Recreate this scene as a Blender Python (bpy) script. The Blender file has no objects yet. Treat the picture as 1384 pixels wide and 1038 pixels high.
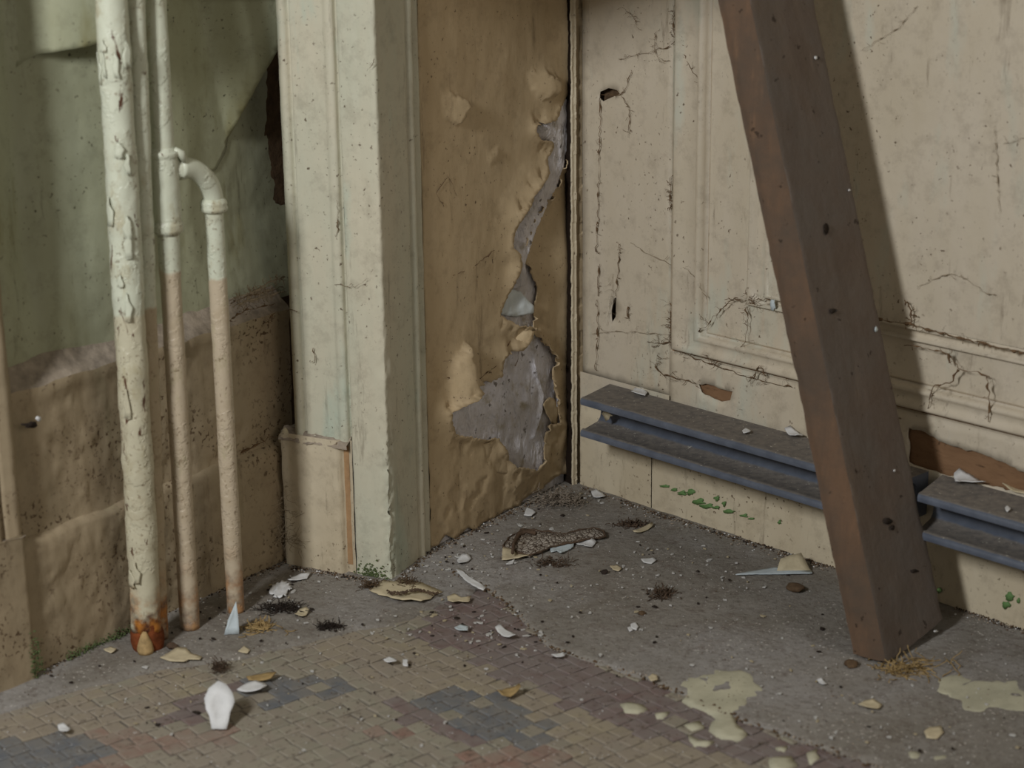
import bpy, bmesh, math, random
import numpy as np
from mathutils import Vector, Matrix, noise, geometry
R = random.Random(7)
SC = bpy.context.scene
COL = SC.collection

# ------------------------------------------------------------------ camera, light, exposure
FPX, CX, CY, HC = 2600.0, 692.0, 519.0, 0.86
def _setup():
    dn = np.array([800 - CX, 8760.0, FPX]); dn /= np.linalg.norm(dn)
    z = np.array([0, 0, 1.0]); Y = z - dn * (z @ dn); Y /= np.linalg.norm(Y)
    Z = -dn; X = np.cross(Y, Z)
    return np.array([X, Y, Z])
CM = _setup()
CAMP = np.array([0, 0, HC])
cam = bpy.data.objects.new('camera', bpy.data.cameras.new('camera')); COL.objects.link(cam)
cr, cu, cb = CM @ [1, 0, 0], CM @ [0, -1, 0], CM @ [0, 0, -1]
cam.matrix_world = Matrix(((cr[0], cu[0], cb[0], 0), (cr[1], cu[1], cb[1], 0), (cr[2], cu[2], cb[2], HC), (0, 0, 0, 1)))
cam.data.sensor_width = 36.0; cam.data.lens = FPX * 36 / 1384; cam.data.clip_start = 0.05
cam.data.dof.use_dof = True; cam.data.dof.focus_distance = 2.36; cam.data.dof.aperture_fstop = 5.6
SC.camera = cam
w = bpy.data.worlds.new('world'); SC.world = w; w.use_nodes = True
bg = w.node_tree.nodes['Background']; bg.inputs[0].default_value = (1.0, 0.93, 0.80, 1); bg.inputs[1].default_value = 0.15
def area(name, pos, aim, size, power, col):
    l = bpy.data.lights.new(name, 'AREA'); l.shape = 'RECTANGLE'; l.size, l.size_y = size; l.energy = power; l.color = col
    o = bpy.data.objects.new(name, l); COL.objects.link(o); o.location = pos
    o.rotation_euler = (Vector(aim) - Vector(pos)).to_track_quat('-Z', 'Y').to_euler(); return o
AIM = (0.1, 2.1, 0.25)
area('window_light', (-1.02, 0.42, 1.32), AIM, (0.24, 0.42), 28, (0.985, 1.0, 1.0))
area('warm_fill_light', (2.2, -0.6, 1.7), AIM, (1.6, 1.6), 14, (1.0, 0.90, 0.76))  # added warm fill from the front right, lifts the unlit faces
SC.view_settings.view_transform = 'Standard'; SC.view_settings.look = 'None'
SC.view_settings.exposure = 0.0; SC.view_settings.gamma = 1.0; SC.view_settings.use_curve_mapping = False

# ------------------------------------------------------------------ geometry helpers
def ray(x, y): return CM @ np.array([x - CX, y - CY, FPX])
def fl(x, y, z=0.0):
    r = ray(x, y); return CAMP + r * ((z - HC) / r[2])
class Plane:                                    # a vertical wall plane given by two floor points
    def __init__(s, a, b):
        s.p = np.array(a[:2], float); d = np.array(b[:2], float) - s.p
        s.L = np.linalg.norm(d); s.d = d / s.L
        s.n = np.array([s.d[1], -s.d[0]])
        if s.n @ (CAMP[:2] - s.p) < 0: s.n = -s.n
    def pt(s, u, z, off=0.0):
        q = s.p + s.d * u + s.n * off; return (q[0], q[1], z)
    def px(s, x, y, off=0.0):
        r = ray(x, y); q = s.p + s.n * off
        t = ((q - CAMP[:2]) @ s.n) / (r[:2] @ s.n); P = CAMP + r * t
        return (float((P[:2] - s.p) @ s.d), float(P[2]))
def nz(p, sc=1.0, o=3): return noise.fractal(Vector(p) * sc, 1.0, 2.0, o)
def link(name, me, parent=None, mats=(), loc=None, smooth=True):
    o = bpy.data.objects.new(name, me); COL.objects.link(o)
    for m in mats: me.materials.append(m)
    if smooth:
        for p in me.polygons: p.use_smooth = True
    if loc is None:
        vs = np.empty(len(me.vertices) * 3); me.vertices.foreach_get('co', vs); vs = vs.reshape(-1, 3)
        mn, mx = vs.min(0), vs.max(0); loc = ((mn[0] + mx[0]) / 2, (mn[1] + mx[1]) / 2, mn[2])
    me.transform(Matrix.Translation(-Vector(loc)))
    if parent is not None:
        o.parent = parent; o.location = Vector(loc) - wloc(parent)
    else: o.location = loc
    return o
def wloc(o):
    v = Vector((0, 0, 0))
    while o: v = v + o.location; o = o.parent
    return v
def mesh(name, vs, fs, mats, parent=None, smooth=True, fmat=None, loc=None):
    me = bpy.data.meshes.new(name); me.from_pydata([tuple(map(float, v)) for v in vs], [], fs)
    bm = bmesh.new(); bm.from_mesh(me); bmesh.ops.recalc_face_normals(bm, faces=bm.faces); bm.to_mesh(me); bm.free()
    if fmat is not None:
        for p, i in zip(me.polygons, fmat): p.material_index = i
    return link(name, me, parent, mats if isinstance(mats, (list, tuple)) else [mats], smooth=smooth, loc=loc)
def tag(o, label=None, cat=None, group=None, kind=None):
    if label: o['label'] = label
    if cat: o['category'] = cat
    if group: o['group'] = group
    if kind: o['kind'] = kind
    return o
def empty(name, loc):
    o = bpy.data.objects.new(name, None); COL.objects.link(o); o.location = tuple(map(float, loc)); o.empty_display_size = .02; return o
def grid(fn, us, vs):
    V = [fn(u, v) for v in vs for u in us]; n = len(us)
    F = [(j * n + i, j * n + i + 1, (j + 1) * n + i + 1, (j + 1) * n + i) for j in range(len(vs) - 1) for i in range(n - 1)]
    return V, F
def lin(a, b, n): return list(np.linspace(a, b, n))
def tube_geo(pts, rad, seg=10, disp=None, cap=True):
    pts = [Vector(tuple(map(float, p))) for p in pts]; n = len(pts)
    if not hasattr(rad, '__len__'): rad = [rad] * n
    V = []; F = []; ref = None
    for i, p in enumerate(pts):
        t = (pts[min(i + 1, n - 1)] - pts[max(i - 1, 0)]).normalized()
        if ref is None: ref = t.orthogonal().normalized()
        ref = (ref - t * ref.dot(t)).normalized(); b = t.cross(ref)
        for k in range(seg):
            a = 2 * math.pi * k / seg; dv = ref * math.cos(a) + b * math.sin(a); q = p + dv * rad[i]
            if disp: q = q + dv * disp(q)
            V.append(q)
        if i:
            for k in range(seg):
                F.append(((i - 1) * seg + k, (i - 1) * seg + (k + 1) % seg, i * seg + (k + 1) % seg, i * seg + k))
    if cap:
        F.append(tuple(range(seg - 1, -1, -1))); F.append(tuple((n - 1) * seg + k for k in range(seg)))
    return V, F
def join(parts):
    V = []; F = []
    for v, f in parts:
        o = len(V); V += list(v); F += [tuple(i + o for i in q) for q in f]
    return V, F
def inpoly(P, poly):
    P = np.asarray(P); x, y = P[:, 0], P[:, 1]; c = np.zeros(len(P), bool); n = len(poly)
    for i in range(n):
        x1, y1 = poly[i]; x2, y2 = poly[i - 1]
        if y1 == y2: continue
        m = ((y1 > y) != (y2 > y)) & (x < (x2 - x1) * (y - y1) / (y2 - y1) + x1); c ^= m
    return c
def segdist(P, poly, closed=True):
    P = np.asarray(P, float); D = np.full(len(P), 1e9); n = len(poly)
    for i in range(n if closed else n - 1):
        a = np.array(poly[i]); b = np.array(poly[(i + 1) % n]); ab = b - a; L = ab @ ab
        t = np.clip(((P - a) @ ab) / (L + 1e-12), 0, 1); d = np.linalg.norm(P - a - t[:, None] * ab, axis=1); D = np.minimum(D, d)
    return D
def densify(poly, step, jit=0.0, closed=True):
    out = []; n = len(poly)
    for i in range(n if closed else n - 1):
        a = np.array(poly[i], float); b = np.array(poly[(i + 1) % n], float); L = np.linalg.norm(b - a); k = max(1, int(L / step))
        for j in range(k):
            q = a + (b - a) * j / k
            if jit and j: q = q + np.array([R.uniform(-jit, jit), R.uniform(-jit, jit)])
            out.append((float(q[0]), float(q[1])))
    if not closed: out.append(tuple(map(float, poly[-1])))
    return out
def skin(name, P, outline, holes, step, lift, mats, parent, thick=0.0009, jit=0.0012, px=True, jo=0.0, base=None):
    """a layer on plane P with ragged holes; outline / holes in photo pixels or (s, z)"""
    conv = (lambda q: P.px(*q)) if px else (lambda q: q)
    out = densify([conv(q) for q in outline], step * 1.3, jo); hs = [densify([conv(q) for q in h], step * .6, jit) for h in holes]
    A = np.array(out); mn, mx = A.min(0), A.max(0)
    gx = np.arange(mn[0], mx[0], step); gz = np.arange(mn[1], mx[1], step)
    G = np.array([(x + R.uniform(-.3, .3) * step, z + R.uniform(-.3, .3) * step) for z in gz for x in gx])
    k = inpoly(G, out) & (segdist(G, out) > step * .5)
    for h in hs: k &= (~inpoly(G, h)) & (segdist(G, h) > step * .4)
    G = G[k]
    V = [Vector(q) for q in out]; E = [(i, (i + 1) % len(out)) for i in range(len(out))]
    for h in hs:
        o = len(V); V += [Vector(q) for q in h]; E += [(o + i, o + (i + 1) % len(h)) for i in range(len(h))]
    V += [Vector((float(a), float(b))) for a, b in G]
    rv, re, rf, *_ = geometry.delaunay_2d_cdt(V, E, [], 0, 1e-6)
    RV = np.array([(v.x, v.y) for v in rv]); C = np.array([(RV[f[0]] + RV[f[1]] + RV[f[2]]) / 3 for f in rf])
    k = inpoly(C, out)
    for h in hs: k &= ~inpoly(C, h)
    D = np.full(len(RV), 1e9)
    for h in hs: D = np.minimum(D, segdist(RV, h))
    Lf = lift(RV, D)
    vs = [P.pt(a[0], a[1], l) for a, l in zip(RV, Lf)]
    fs = [tuple(f) for f, q in zip(rf, k) if q]
    used = sorted({i for f in fs for i in f}); mp = {v: i for i, v in enumerate(used)}
    me = bpy.data.meshes.new(name); me.from_pydata([vs[i] for i in used], [], [tuple(mp[i] for i in f) for f in fs])
    bm = bmesh.new(); bm.from_mesh(me)
    nn = Vector((P.n[0], P.n[1], 0))
    for f in bm.faces:
        if f.normal.dot(nn) < 0: f.normal_flip()
    bm.to_mesh(me); bm.free()
    o = link(name, me, parent, mats if isinstance(mats, (list, tuple)) else [mats])
    if thick:
        md = o.modifiers.new('thickness', 'SOLIDIFY'); md.thickness = thick; md.offset = -1
    return o

# ------------------------------------------------------------------ materials
def srgb(r, g, b): return tuple(((c / 255 + .055) / 1.055) ** 2.4 if c / 255 > .04045 else c / 255 / 12.92 for c in (r, g, b)) + (1,)
class NT:
    def __init__(s, name, rough=.6, spec=.3):
        s.m = bpy.data.materials.new(name); s.m.use_nodes = True; s.t = s.m.node_tree; s.b = s.t.nodes['Principled BSDF']
        s.b.inputs['Roughness'].default_value = rough; s.b.inputs['Specular IOR Level'].default_value = spec
        tc = s.t.nodes.new('ShaderNodeTexCoord'); s.co = tc.outputs['Object']
        s.pos = s.t.nodes.new('ShaderNodeNewGeometry').outputs['Position']
    def L(s, a, b): s.t.links.new(a, b)
    def stretch(s, sc, co=None):
        m = s.t.nodes.new('ShaderNodeMapping'); m.inputs['Scale'].default_value = sc; s.L(co or s.co, m.inputs['Vector']); return m.outputs[0]
    def noise(s, scale, detail=6, rough=.6, co=None, dist=0.0):
        n = s.t.nodes.new('ShaderNodeTexNoise'); n.inputs['Scale'].default_value = scale; n.inputs['Detail'].default_value = detail
        n.inputs['Roughness'].default_value = rough; n.inputs['Distortion'].default_value = dist; s.L(co or s.co, n.inputs['Vector']); return n.outputs[0]
    def vor(s, scale, feat='F1', co=None):
        n = s.t.nodes.new('ShaderNodeTexVoronoi'); n.feature = feat; n.inputs['Scale'].default_value = scale; s.L(co or s.co, n.inputs['Vector']); return n.outputs['Distance']
    def ramp(s, x, a, b, va=0.0, vb=1.0):
        r = s.t.nodes.new('ShaderNodeMapRange'); r.inputs[1].default_value = a; r.inputs[2].default_value = b
        r.inputs[3].default_value = va; r.inputs[4].default_value = vb; s.L(x, r.inputs[0]); return r.outputs[0]
    def math(s, op, a, b):
        m = s.t.nodes.new('ShaderNodeMath'); m.operation = op
        for i, v in enumerate((a, b)):
            if isinstance(v, (int, float)): m.inputs[i].default_value = v
            else: s.L(v, m.inputs[i])
        return m.outputs[0]
    def mix(s, f, a, b):
        m = s.t.nodes.new('ShaderNodeMix'); m.data_type = 'RGBA'
        s.L(f, m.inputs[0]) if not isinstance(f, (int, float)) else setattr(m.inputs[0], 'default_value', f)
        for i, v in ((6, a), (7, b)):
            if isinstance(v, tuple): m.inputs[i].default_value = v
            else: s.L(v, m.inputs[i])
        return m.outputs[2]
    def done(s, col, bumps=()):
        if isinstance(col, tuple): s.b.inputs['Base Color'].default_value = col
        else: s.L(col, s.b.inputs['Base Color'])
        last = None
        for h, st, d in bumps:
            b = s.t.nodes.new('ShaderNodeBump'); b.inputs['Strength'].default_value = st; b.inputs['Distance'].default_value = d
            s.L(h, b.inputs['Height'])
            if last: s.L(last, b.inputs['Normal'])
            last = b.outputs[0]
        if last: s.L(last, s.b.inputs['Normal'])
        return s.m
def paint(name, a, b, speck=.66, dirt=srgb(72, 50, 30), rough=.5, big=9, third=None, vert=True, sscale=130, bump=.5):
    t = NT(name, rough); n1 = t.noise(big, 5, .6, t.stretch((1, 1, .35)) if vert else None)
    c = t.mix(t.ramp(n1, .36, .66), a, b)
    if third: c = t.mix(t.ramp(t.noise(big * 1.7, 4, .6, t.stretch((1, 1, .3))), .56, .68), c, third)
    c = t.mix(t.math('MULTIPLY', t.ramp(t.noise(40, 8, .75), .5, .78), .35), c, dirt)
    sp = t.math('MULTIPLY', t.ramp(t.noise(sscale * 1.6, 3, .5), speck - .03, speck + .02), t.ramp(t.noise(11, 4, .6), .42, .56))
    st = t.math('MULTIPLY', t.ramp(t.noise(38, 7, .75, t.stretch((1, 1, .12))), .60, .70), .5); c = t.mix(st, c, dirt)
    c = t.mix(t.math('MULTIPLY', sp, .85), c, dirt)
    return t.done(c, [(t.noise(60, 5, .55, t.stretch((1, 1, .4))), bump, .0016), (t.noise(16, 3), bump, .004)])
M = {}
CREAM = srgb(196, 178, 146)
M['cream'] = paint('cream_paint', srgb(196, 185, 167), srgb(188, 176, 154), .69, third=srgb(188, 186, 170))
M['cream_green'] = paint('casing_paint', srgb(198, 191, 170), srgb(188, 189, 170), .68, third=srgb(180, 190, 174))
M['cream_base'] = paint('baseboard_paint', srgb(200, 188, 164), srgb(190, 176, 150), .67)
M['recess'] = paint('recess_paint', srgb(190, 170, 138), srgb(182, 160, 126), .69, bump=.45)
M['tan'] = paint('tan_board_paint', srgb(164, 147, 121), srgb(152, 138, 114), .61, third=srgb(150, 138, 112))
M['green'] = paint('green_distemper', srgb(170, 172, 148), srgb(154, 154, 126), .68, dirt=srgb(60, 52, 34), third=srgb(138, 134, 100), bump=.3)
def m_plain(name, col, rough=.7, var=.15, sc=60, bump=.3, spec=.2):
    t = NT(name, rough, spec); d = tuple(x * (1 - var) for x in col[:3]) + (1,); e = tuple(min(1, x * (1 + var)) for x in col[:3]) + (1,)
    n = t.noise(sc, 6, .65); return t.done(t.mix(t.ramp(n, .35, .65), d, e), [(n, bump, .002)])
def m_plaster():
    t = NT('grey_plaster', .75); n = t.noise(22, 6, .65); c = t.mix(t.ramp(n, .4, .6), srgb(205, 200, 200), srgb(232, 230, 238))
    c = t.mix(t.ramp(t.noise(30, 5, .6), .56, .68), c, srgb(176, 166, 148))
    c = t.mix(t.math('MULTIPLY', t.ramp(t.noise(90, 4), .62, .68), .8), c, srgb(84, 72, 58))
    return t.done(c, [(t.noise(32, 5, .6, t.stretch((1, 1, .4)), 1.6), 1.0, .010), (t.noise(120, 4, .6, None, .8), .7, .002)])
M['plaster'] = m_plaster()
M['pale_layer'] = m_plain('pale_blue_underlayer', srgb(205, 212, 214), .6, .08, 60)
M['flap'] = m_plain('curled_paint', srgb(222, 200, 164), .55, .08, 60)
M['dark'] = m_plain('dark_gap', srgb(34, 24, 16), .9)  # near-black: painted shade for the corner crack, also the nail hole
M['grime'] = m_plain('brown_grime', srgb(92, 74, 56), .95, .3, 90, .8)
M['dust'] = m_plain('grey_dust', srgb(146, 134, 120), .95, .25, 70, .9)
M['web'] = m_plain('cobweb_brown', srgb(104, 82, 60), .95, .25, 200)
M['web_pale'] = m_plain('cobweb_grey', srgb(150, 136, 116), .95, .2, 200)
M['white'] = m_plain('white_flake', srgb(206, 206, 206), .6, .08, 80)
M['chipw'] = m_plain('small_chip_white', srgb(180, 178, 174), .8, .12, 80)
M['chipb'] = m_plain('small_chip_beige', srgb(164, 152, 126), .8, .12, 80)
M['bluewhite'] = m_plain('blue_white_flake', srgb(186, 196, 200), .6, .08, 80)
M['beige'] = m_plain('beige_flake', srgb(190, 177, 148), .6, .1, 80)
M['ochre'] = m_plain('ochre_flake', srgb(158, 134, 92), .7, .2, 80)
M['brown'] = m_plain('brown_debris', srgb(84, 68, 55), .85, .3, 120, .8)
M['black'] = m_plain('dark_crumb', srgb(48, 40, 35), .9, .3, 120, .8)
M['moss'] = m_plain('green_growth', srgb(84, 96, 60), .9, .3, 120, .8)
M['greenfleck'] = m_plain('green_old_paint', srgb(100, 132, 80), .6, .15, 120)
M['joint'] = m_plain('tile_bed', srgb(104, 98, 90), .95, .25, 60, .8)
def m_wood(name, a, b, c3, sc=(40, 40, 3), dustf=None):
    t = NT(name, .8, .2); s = t.stretch(sc); n = t.noise(1.0, 6, .65, s, .6)
    c = t.mix(t.ramp(n, .35, .65), a, b); c = t.mix(t.ramp(t.noise(2.2, 5, .6, s), .6, .7), c, c3)
    if dustf: c = t.mix(t.ramp(t.noise(11, 6, .65), .38, .62), c, dustf)
    c = t.mix(t.math('MULTIPLY', t.ramp(t.noise(75, 3), .66, .7), .7), c, srgb(40, 30, 22))
    return t.done(c, [(n, .6, .002), (t.noise(90, 5), .5, .0015)])
M['wood_red'] = m_wood('sawn_wood_edge', srgb(114, 88, 68), srgb(92, 74, 60), srgb(128, 98, 74), (30, 30, 2.5), srgb(86, 73, 62))
M['wood_dusty'] = m_wood('dusty_wood_face', srgb(104, 92, 82), srgb(94, 82, 74), srgb(112, 98, 86), (22, 22, 2), srgb(100, 92, 86))
M['wood_raw'] = m_wood('bare_board', srgb(132, 102, 76), srgb(114, 86, 62), srgb(88, 66, 48), (14, 14, 60))
def m_pipe(name, low, green_z, rust):
    t = NT(name, .4, .4); z = t.t.nodes.new('ShaderNodeSeparateXYZ'); t.L(t.pos, z.inputs[0])
    zz = t.math('ADD', z.outputs[2], t.math('MULTIPLY', t.noise(30, 4), .02))
    c = t.mix(t.ramp(zz, green_z + .008, green_z + .012), low, srgb(200, 203, 184))
    c = t.mix(t.math('MULTIPLY', t.ramp(t.noise(35, 7, .7), .5, .75), .4), c, srgb(150, 130, 96))
    ed = t.vor(38, 'DISTANCE_TO_EDGE', t.mix(.05, t.co, t.noise(25, 4)))
    ck = t.math('MULTIPLY', t.ramp(ed, .0, .035, 1, 0), t.ramp(t.noise(17, 4), .58 - rust * .04, .64 - rust * .04))
    c = t.mix(t.math('MULTIPLY', ck, .55), c, srgb(120, 100, 72))
    ck2 = t.ramp(t.noise(52, 7, .72, t.stretch((1, 1, .38)), .8), .70 - rust * .105, .715 - rust * .105)
    c = t.mix(t.math('MULTIPLY', t.ramp(t.noise(24, 6, .7, t.stretch((1, 1, .5))), .55, .62), .5), c, srgb(170, 160, 128)); c = t.mix(t.math('MULTIPLY', t.math('MULTIPLY', t.ramp(t.noise(230, 2, .5), .62, .66), t.ramp(t.noise(20, 3), .45, .55)), .6), c, srgb(110, 90, 66)); c = t.mix(ck2, c, srgb(88, 60, 44))
    lowr = t.math('MULTIPLY', t.ramp(z.outputs[2], .035, .085, 1, 0), t.ramp(t.noise(24, 5), .38, .5))
    c = t.mix(t.math('MULTIPLY', lowr, min(1, rust + .25)), c, t.mix(t.ramp(t.noise(60, 4), .4, .6), srgb(78, 44, 28), srgb(170, 110, 46)))
    return t.done(c, [(t.ramp(t.noise(26, 5, .6), .5, .54), .5, .0012), (t.noise(70, 5), .5, .0015)])
M['pipe_big'] = m_pipe('thick_pipe_paint', srgb(192, 186, 162), .372, 1.0)
M['pipe_mid'] = m_pipe('middle_pipe_paint', srgb(188, 173, 150), .407, .35)
M['pipe_thin'] = m_pipe('thin_pipe_paint', srgb(188, 173, 150), .386, .4)
M['pipe_rear'] = m_pipe('rear_pipe_paint', srgb(176, 160, 134), .372, .7)
M['rust'] = m_plain('rust', srgb(110, 58, 30), .9, .4, 80, .8)
M['rustpale'] = m_plain('rust_pale', srgb(168, 142, 100), .8, .3, 90, .6)
def m_steel():
    t = NT('primed_steel', .36, .5); n = t.noise(45, 6, .6); c = t.mix(t.ramp(n, .35, .65), srgb(80, 86, 98), srgb(96, 102, 114))
    nrm = t.t.nodes.new('ShaderNodeNewGeometry'); sp = t.t.nodes.new('ShaderNodeSeparateXYZ'); t.L(nrm.outputs['Normal'], sp.inputs[0])
    up = t.ramp(t.math('ADD', sp.outputs[2], t.math('MULTIPLY', t.noise(60, 5), .3)), .95, 1.08)
    dust = t.mix(t.ramp(t.noise(120, 4), .4, .65), srgb(124, 116, 106), srgb(98, 92, 86))
    dust = t.mix(t.ramp(t.noise(210, 2), .68, .7), dust, srgb(190, 184, 170))
    c = t.mix(t.math('MULTIPLY', up, .88), c, dust)
    t.L(t.ramp(up, 0, 1, .36, .9), t.b.inputs['Roughness'])
    return t.done(c, [(t.noise(150, 4), .3, .0006)])
M['steel'] = m_steel()
def m_screed():
    t = NT('dusty_screed', .85, .2); c = t.mix(t.ramp(t.noise(7, 7, .65), .38, .62), srgb(140, 135, 128), srgb(126, 120, 111))
    c = t.mix(t.ramp(t.noise(3.2, 4), .5, .62), c, srgb(149, 145, 141))
    c = t.mix(t.math('MULTIPLY', t.ramp(t.noise(150, 5, .7), .5, .68), .55), c, srgb(88, 76, 68))
    c = t.mix(t.math('MULTIPLY', t.ramp(t.noise(42, 6, .75), .54, .68), .5), c, srgb(100, 86, 76))
    c = t.mix(t.math('MULTIPLY', t.ramp(t.noise(260, 2, .5), .66, .69), t.ramp(t.noise(9, 3), .4, .6)), c, srgb(196, 190, 182))
    return t.done(c, [(t.noise(90, 7, .7), .9, .003), (t.noise(12, 4), .5, .006)])
M['screed'] = m_screed()
def m_tile(name, a, b, dustc=srgb(138, 128, 116)):
    t = NT(name, .55, .3); oi = t.t.nodes.new('ShaderNodeObjectInfo'); c = t.mix(oi.outputs['Random'], a, b)
    n = t.noise(5, 6, .7, t.pos); n2 = t.noise(40, 6, .7, t.pos)
    c = t.mix(t.math('MULTIPLY', t.ramp(n2, .36, .6), .7), c, dustc)
    c = t.mix(t.math('MULTIPLY', t.ramp(n, .42, .6), .65), c, dustc)
    c = t.mix(t.math('MULTIPLY', t.ramp(t.noise(170, 3, .5, t.pos), .62, .68), .7), c, srgb(82, 72, 62))
    return t.done(c, [(n2, .5, .0012)])
TC = dict(ochre=m_tile('ochre_tile', srgb(150, 140, 118), srgb(138, 128, 110)), grey=m_tile('grey_tile', srgb(142, 138, 122), srgb(128, 124, 110)),
          maroon=m_tile('maroon_tile', srgb(116, 98, 94), srgb(104, 90, 88), srgb(124, 116, 112)), blue=m_tile('slate_blue_tile', srgb(94, 98, 104), srgb(106, 108, 110), srgb(120, 116, 110)),
          red=m_tile('red_tile', srgb(138, 110, 98), srgb(124, 100, 90)))

# ------------------------------------------------------------------ planes of the place
K = fl(785, 653); PR = Plane(K, fl(1384, 849))             # right wall
PB = Plane(fl(583, 742), fl(765, 650))                     # short recess wall
PL = Plane(fl(60, 905), fl(390, 755))                      # left wall (baseboard face)
PC = Plane(fl(393, 759), fl(530, 784))                     # front of the middle casing
TOP = 1.5
def sweep_plan(name, pts, z0, z1, mats, parent, dz=.006, disp=None, smooth=True, du=.004):
    """vertical extrusion of a plan polyline, subdivided and displaced"""
    P = densify([tuple(p[:2]) for p in pts], du, 0, closed=False); n = max(2, int((min(z1, .8) - z0) / dz)); zs = lin(z0, min(z1, .8), n)
    if z1 > .8: zs += lin(.85, z1, 6)
    A = np.array(P); T = np.gradient(A, axis=0); T /= (np.linalg.norm(T, axis=1)[:, None] + 1e-9); Nn = np.stack([T[:, 1], -T[:, 0]], 1)
    V = []
    for z in zs:
        for i, p in enumerate(A):
            e = disp(i, p, z) if disp else 0.0
            V.append((p[0] + Nn[i, 0] * e, p[1] + Nn[i, 1] * e, z))
    m = len(A); F = [(j * m + i, j * m + i + 1, (j + 1) * m + i + 1, (j + 1) * m + i) for j in range(len(zs) - 1) for i in range(m - 1)]
    return mesh(name, V, F, mats, parent, smooth)

# ---- floor: mortar bed, screed, mosaic
CRACK = [(560, 762), (600, 766), (650, 790), (685, 815), (722, 850), (745, 875), (800, 893), (870, 915), (940, 945), (1000, 972), (1100, 1005), (1200, 1042), (1320, 1085)]
fv, ff = grid(lambda u, v: (u, v, -.0042 + .0012 * nz((u, v, 0), 30)), lin(-1.3, 1.6, 120), lin(.6, 2.7, 90))
floor = tag(mesh('floor', fv, ff, M['joint']), 'dusty floor, broken grey screed over an old mosaic of small tiles', kind='structure')
def floor_skin(name, poly, step, z, mat, parent, rough_=.001, jit=.003, edge=.012, px=True):
    pp = [tuple(fl(*q)[:2]) for q in poly] if px else poly
    out = densify(pp, step, jit); A = np.array(out); mn, mx = A.min(0), A.max(0)
    G = np.array([(x + R.uniform(-.3, .3) * step, y + R.uniform(-.3, .3) * step) for y in np.arange(mn[1], mx[1], step) for x in np.arange(mn[0], mx[0], step)])
    if len(G): G = G[inpoly(G, out) & (segdist(G, out) > step * .4)]
    V = [Vector(q) for q in out] + [Vector((float(a), float(b))) for a, b in G]; E = [(i, (i + 1) % len(out)) for i in range(len(out))]
    rv, re, rf, *_ = geometry.delaunay_2d_cdt(V, E, [], 0, 1e-6)
    RV = np.array([(v.x, v.y) for v in rv]); C = np.array([(RV[f[0]] + RV[f[1]] + RV[f[2]]) / 3 for f in rf]); k = inpoly(C, out)
    D = segdist(RV, out)
    vs = [(a[0], a[1], z + rough_ * nz((a[0], a[1], z), 28, 4) - (.0015 if d < 1e-4 else 0)) for a, d in zip(RV, D)]
    fs = [tuple(f) for f, q in zip(rf, k) if q]; n = len(vs)
    bd = {}                                                 # skirt down to the bed
    for f in fs:
        for i in range(3):
            e = (f[i], f[(i + 1) % 3]); bd[e] = 1
    sk = [e for e in bd if (e[1], e[0]) not in bd]; mp = {}
    for a, b in sk:
        for v in (a, b):
            if v not in mp: mp[v] = len(vs); q = vs[v]; vs.append((q[0], q[1], q[2] - max(.0015, z + .0075 if z < .001 else .001)))
    fs += [(b, a, mp[a], mp[b]) for a, b in sk]
    return mesh(name, vs, fs, mat, parent)
scr = [(-260, 1075), (-60, 985), (0, 962), (90, 934), (170, 915), (235, 900), (300, 893), (345, 884), (420, 866), (470, 852), (540, 842), (600, 812), (640, 800)] 
scr += [(650, 790), (685, 815), (722, 850), (745, 875), (800, 893), (870, 915), (940, 945), (1000, 972), (1100, 1005), (1200, 1042), (1320, 1085)]
pp = [tuple(fl(*q)[:2]) for q in scr] + [(1.5, 1.3), (1.6, 2.65), (-1.2, 2.65), (-1.2, 1.5)]
screed = floor_skin('screed', pp, .011, 0.0, M['screed'], floor, .0016, .0022, px=False)
def inpx(x, y, poly): return bool(inpoly([(x, y)], poly)[0])
REG = [('maroon', [(560, 860), (600, 780), (660, 790), (745, 875), (870, 915), (1000, 972), (1100, 1005), (1220, 1045), (1060, 1050), (960, 1012), (830, 975), (700, 920), (620, 880)]),
       ('blue', [(560, 935), (610, 928), (680, 932), (720, 960), (750, 982), (735, 1000), (690, 1005), (650, 985), (600, 970), (570, 955)]),
       ('ochre', [(430, 868), (480, 850), (600, 870), (700, 920), (830, 975), (960, 1012), (1080, 1060), (790, 1060), (770, 1000), (735, 972), (690, 945), (640, 925), (600, 925), (560, 938), (530, 930), (480, 905), (440, 900)]),
       ('maroon', [(470, 920), (500, 926), (545, 944), (600, 960), (660, 985), (650, 1000), (590, 985), (540, 968), (535, 955), (500, 940)]),
       ('red', [(500, 980), (540, 978), (545, 992), (510, 997)]), ('red', [(640, 1015), (700, 1003), (790, 1010), (800, 1050), (600, 1050)]),
       ('blue', [(340, 905), (400, 915), (470, 915), (470, 930), (400, 945), (350, 960), (330, 940)]),
       ('maroon', [(215, 972), (240, 950), (300, 915), (330, 920), (290, 945), (260, 970)]),
       ('red', [(110, 985), (180, 978), (240, 985), (310, 980), (310, 1000), (190, 1016), (170, 1050), (60, 1050), (150, 1015)]),
       ('blue', [(-60, 1010), (0, 1000), (60, 988), (110, 990), (170, 1000), (165, 1045), (120, 1060), (-60, 1060)]),
       ('ochre', [(-80, 985), (60, 950), (150, 912), (260, 900), (290, 915), (240, 950), (215, 975), (120, 985), (60, 988), (-80, 1010)])]
def classify(x, y):
    for c, p in REG:
        if inpx(x, y, p): return c
    return 'grey'
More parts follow.
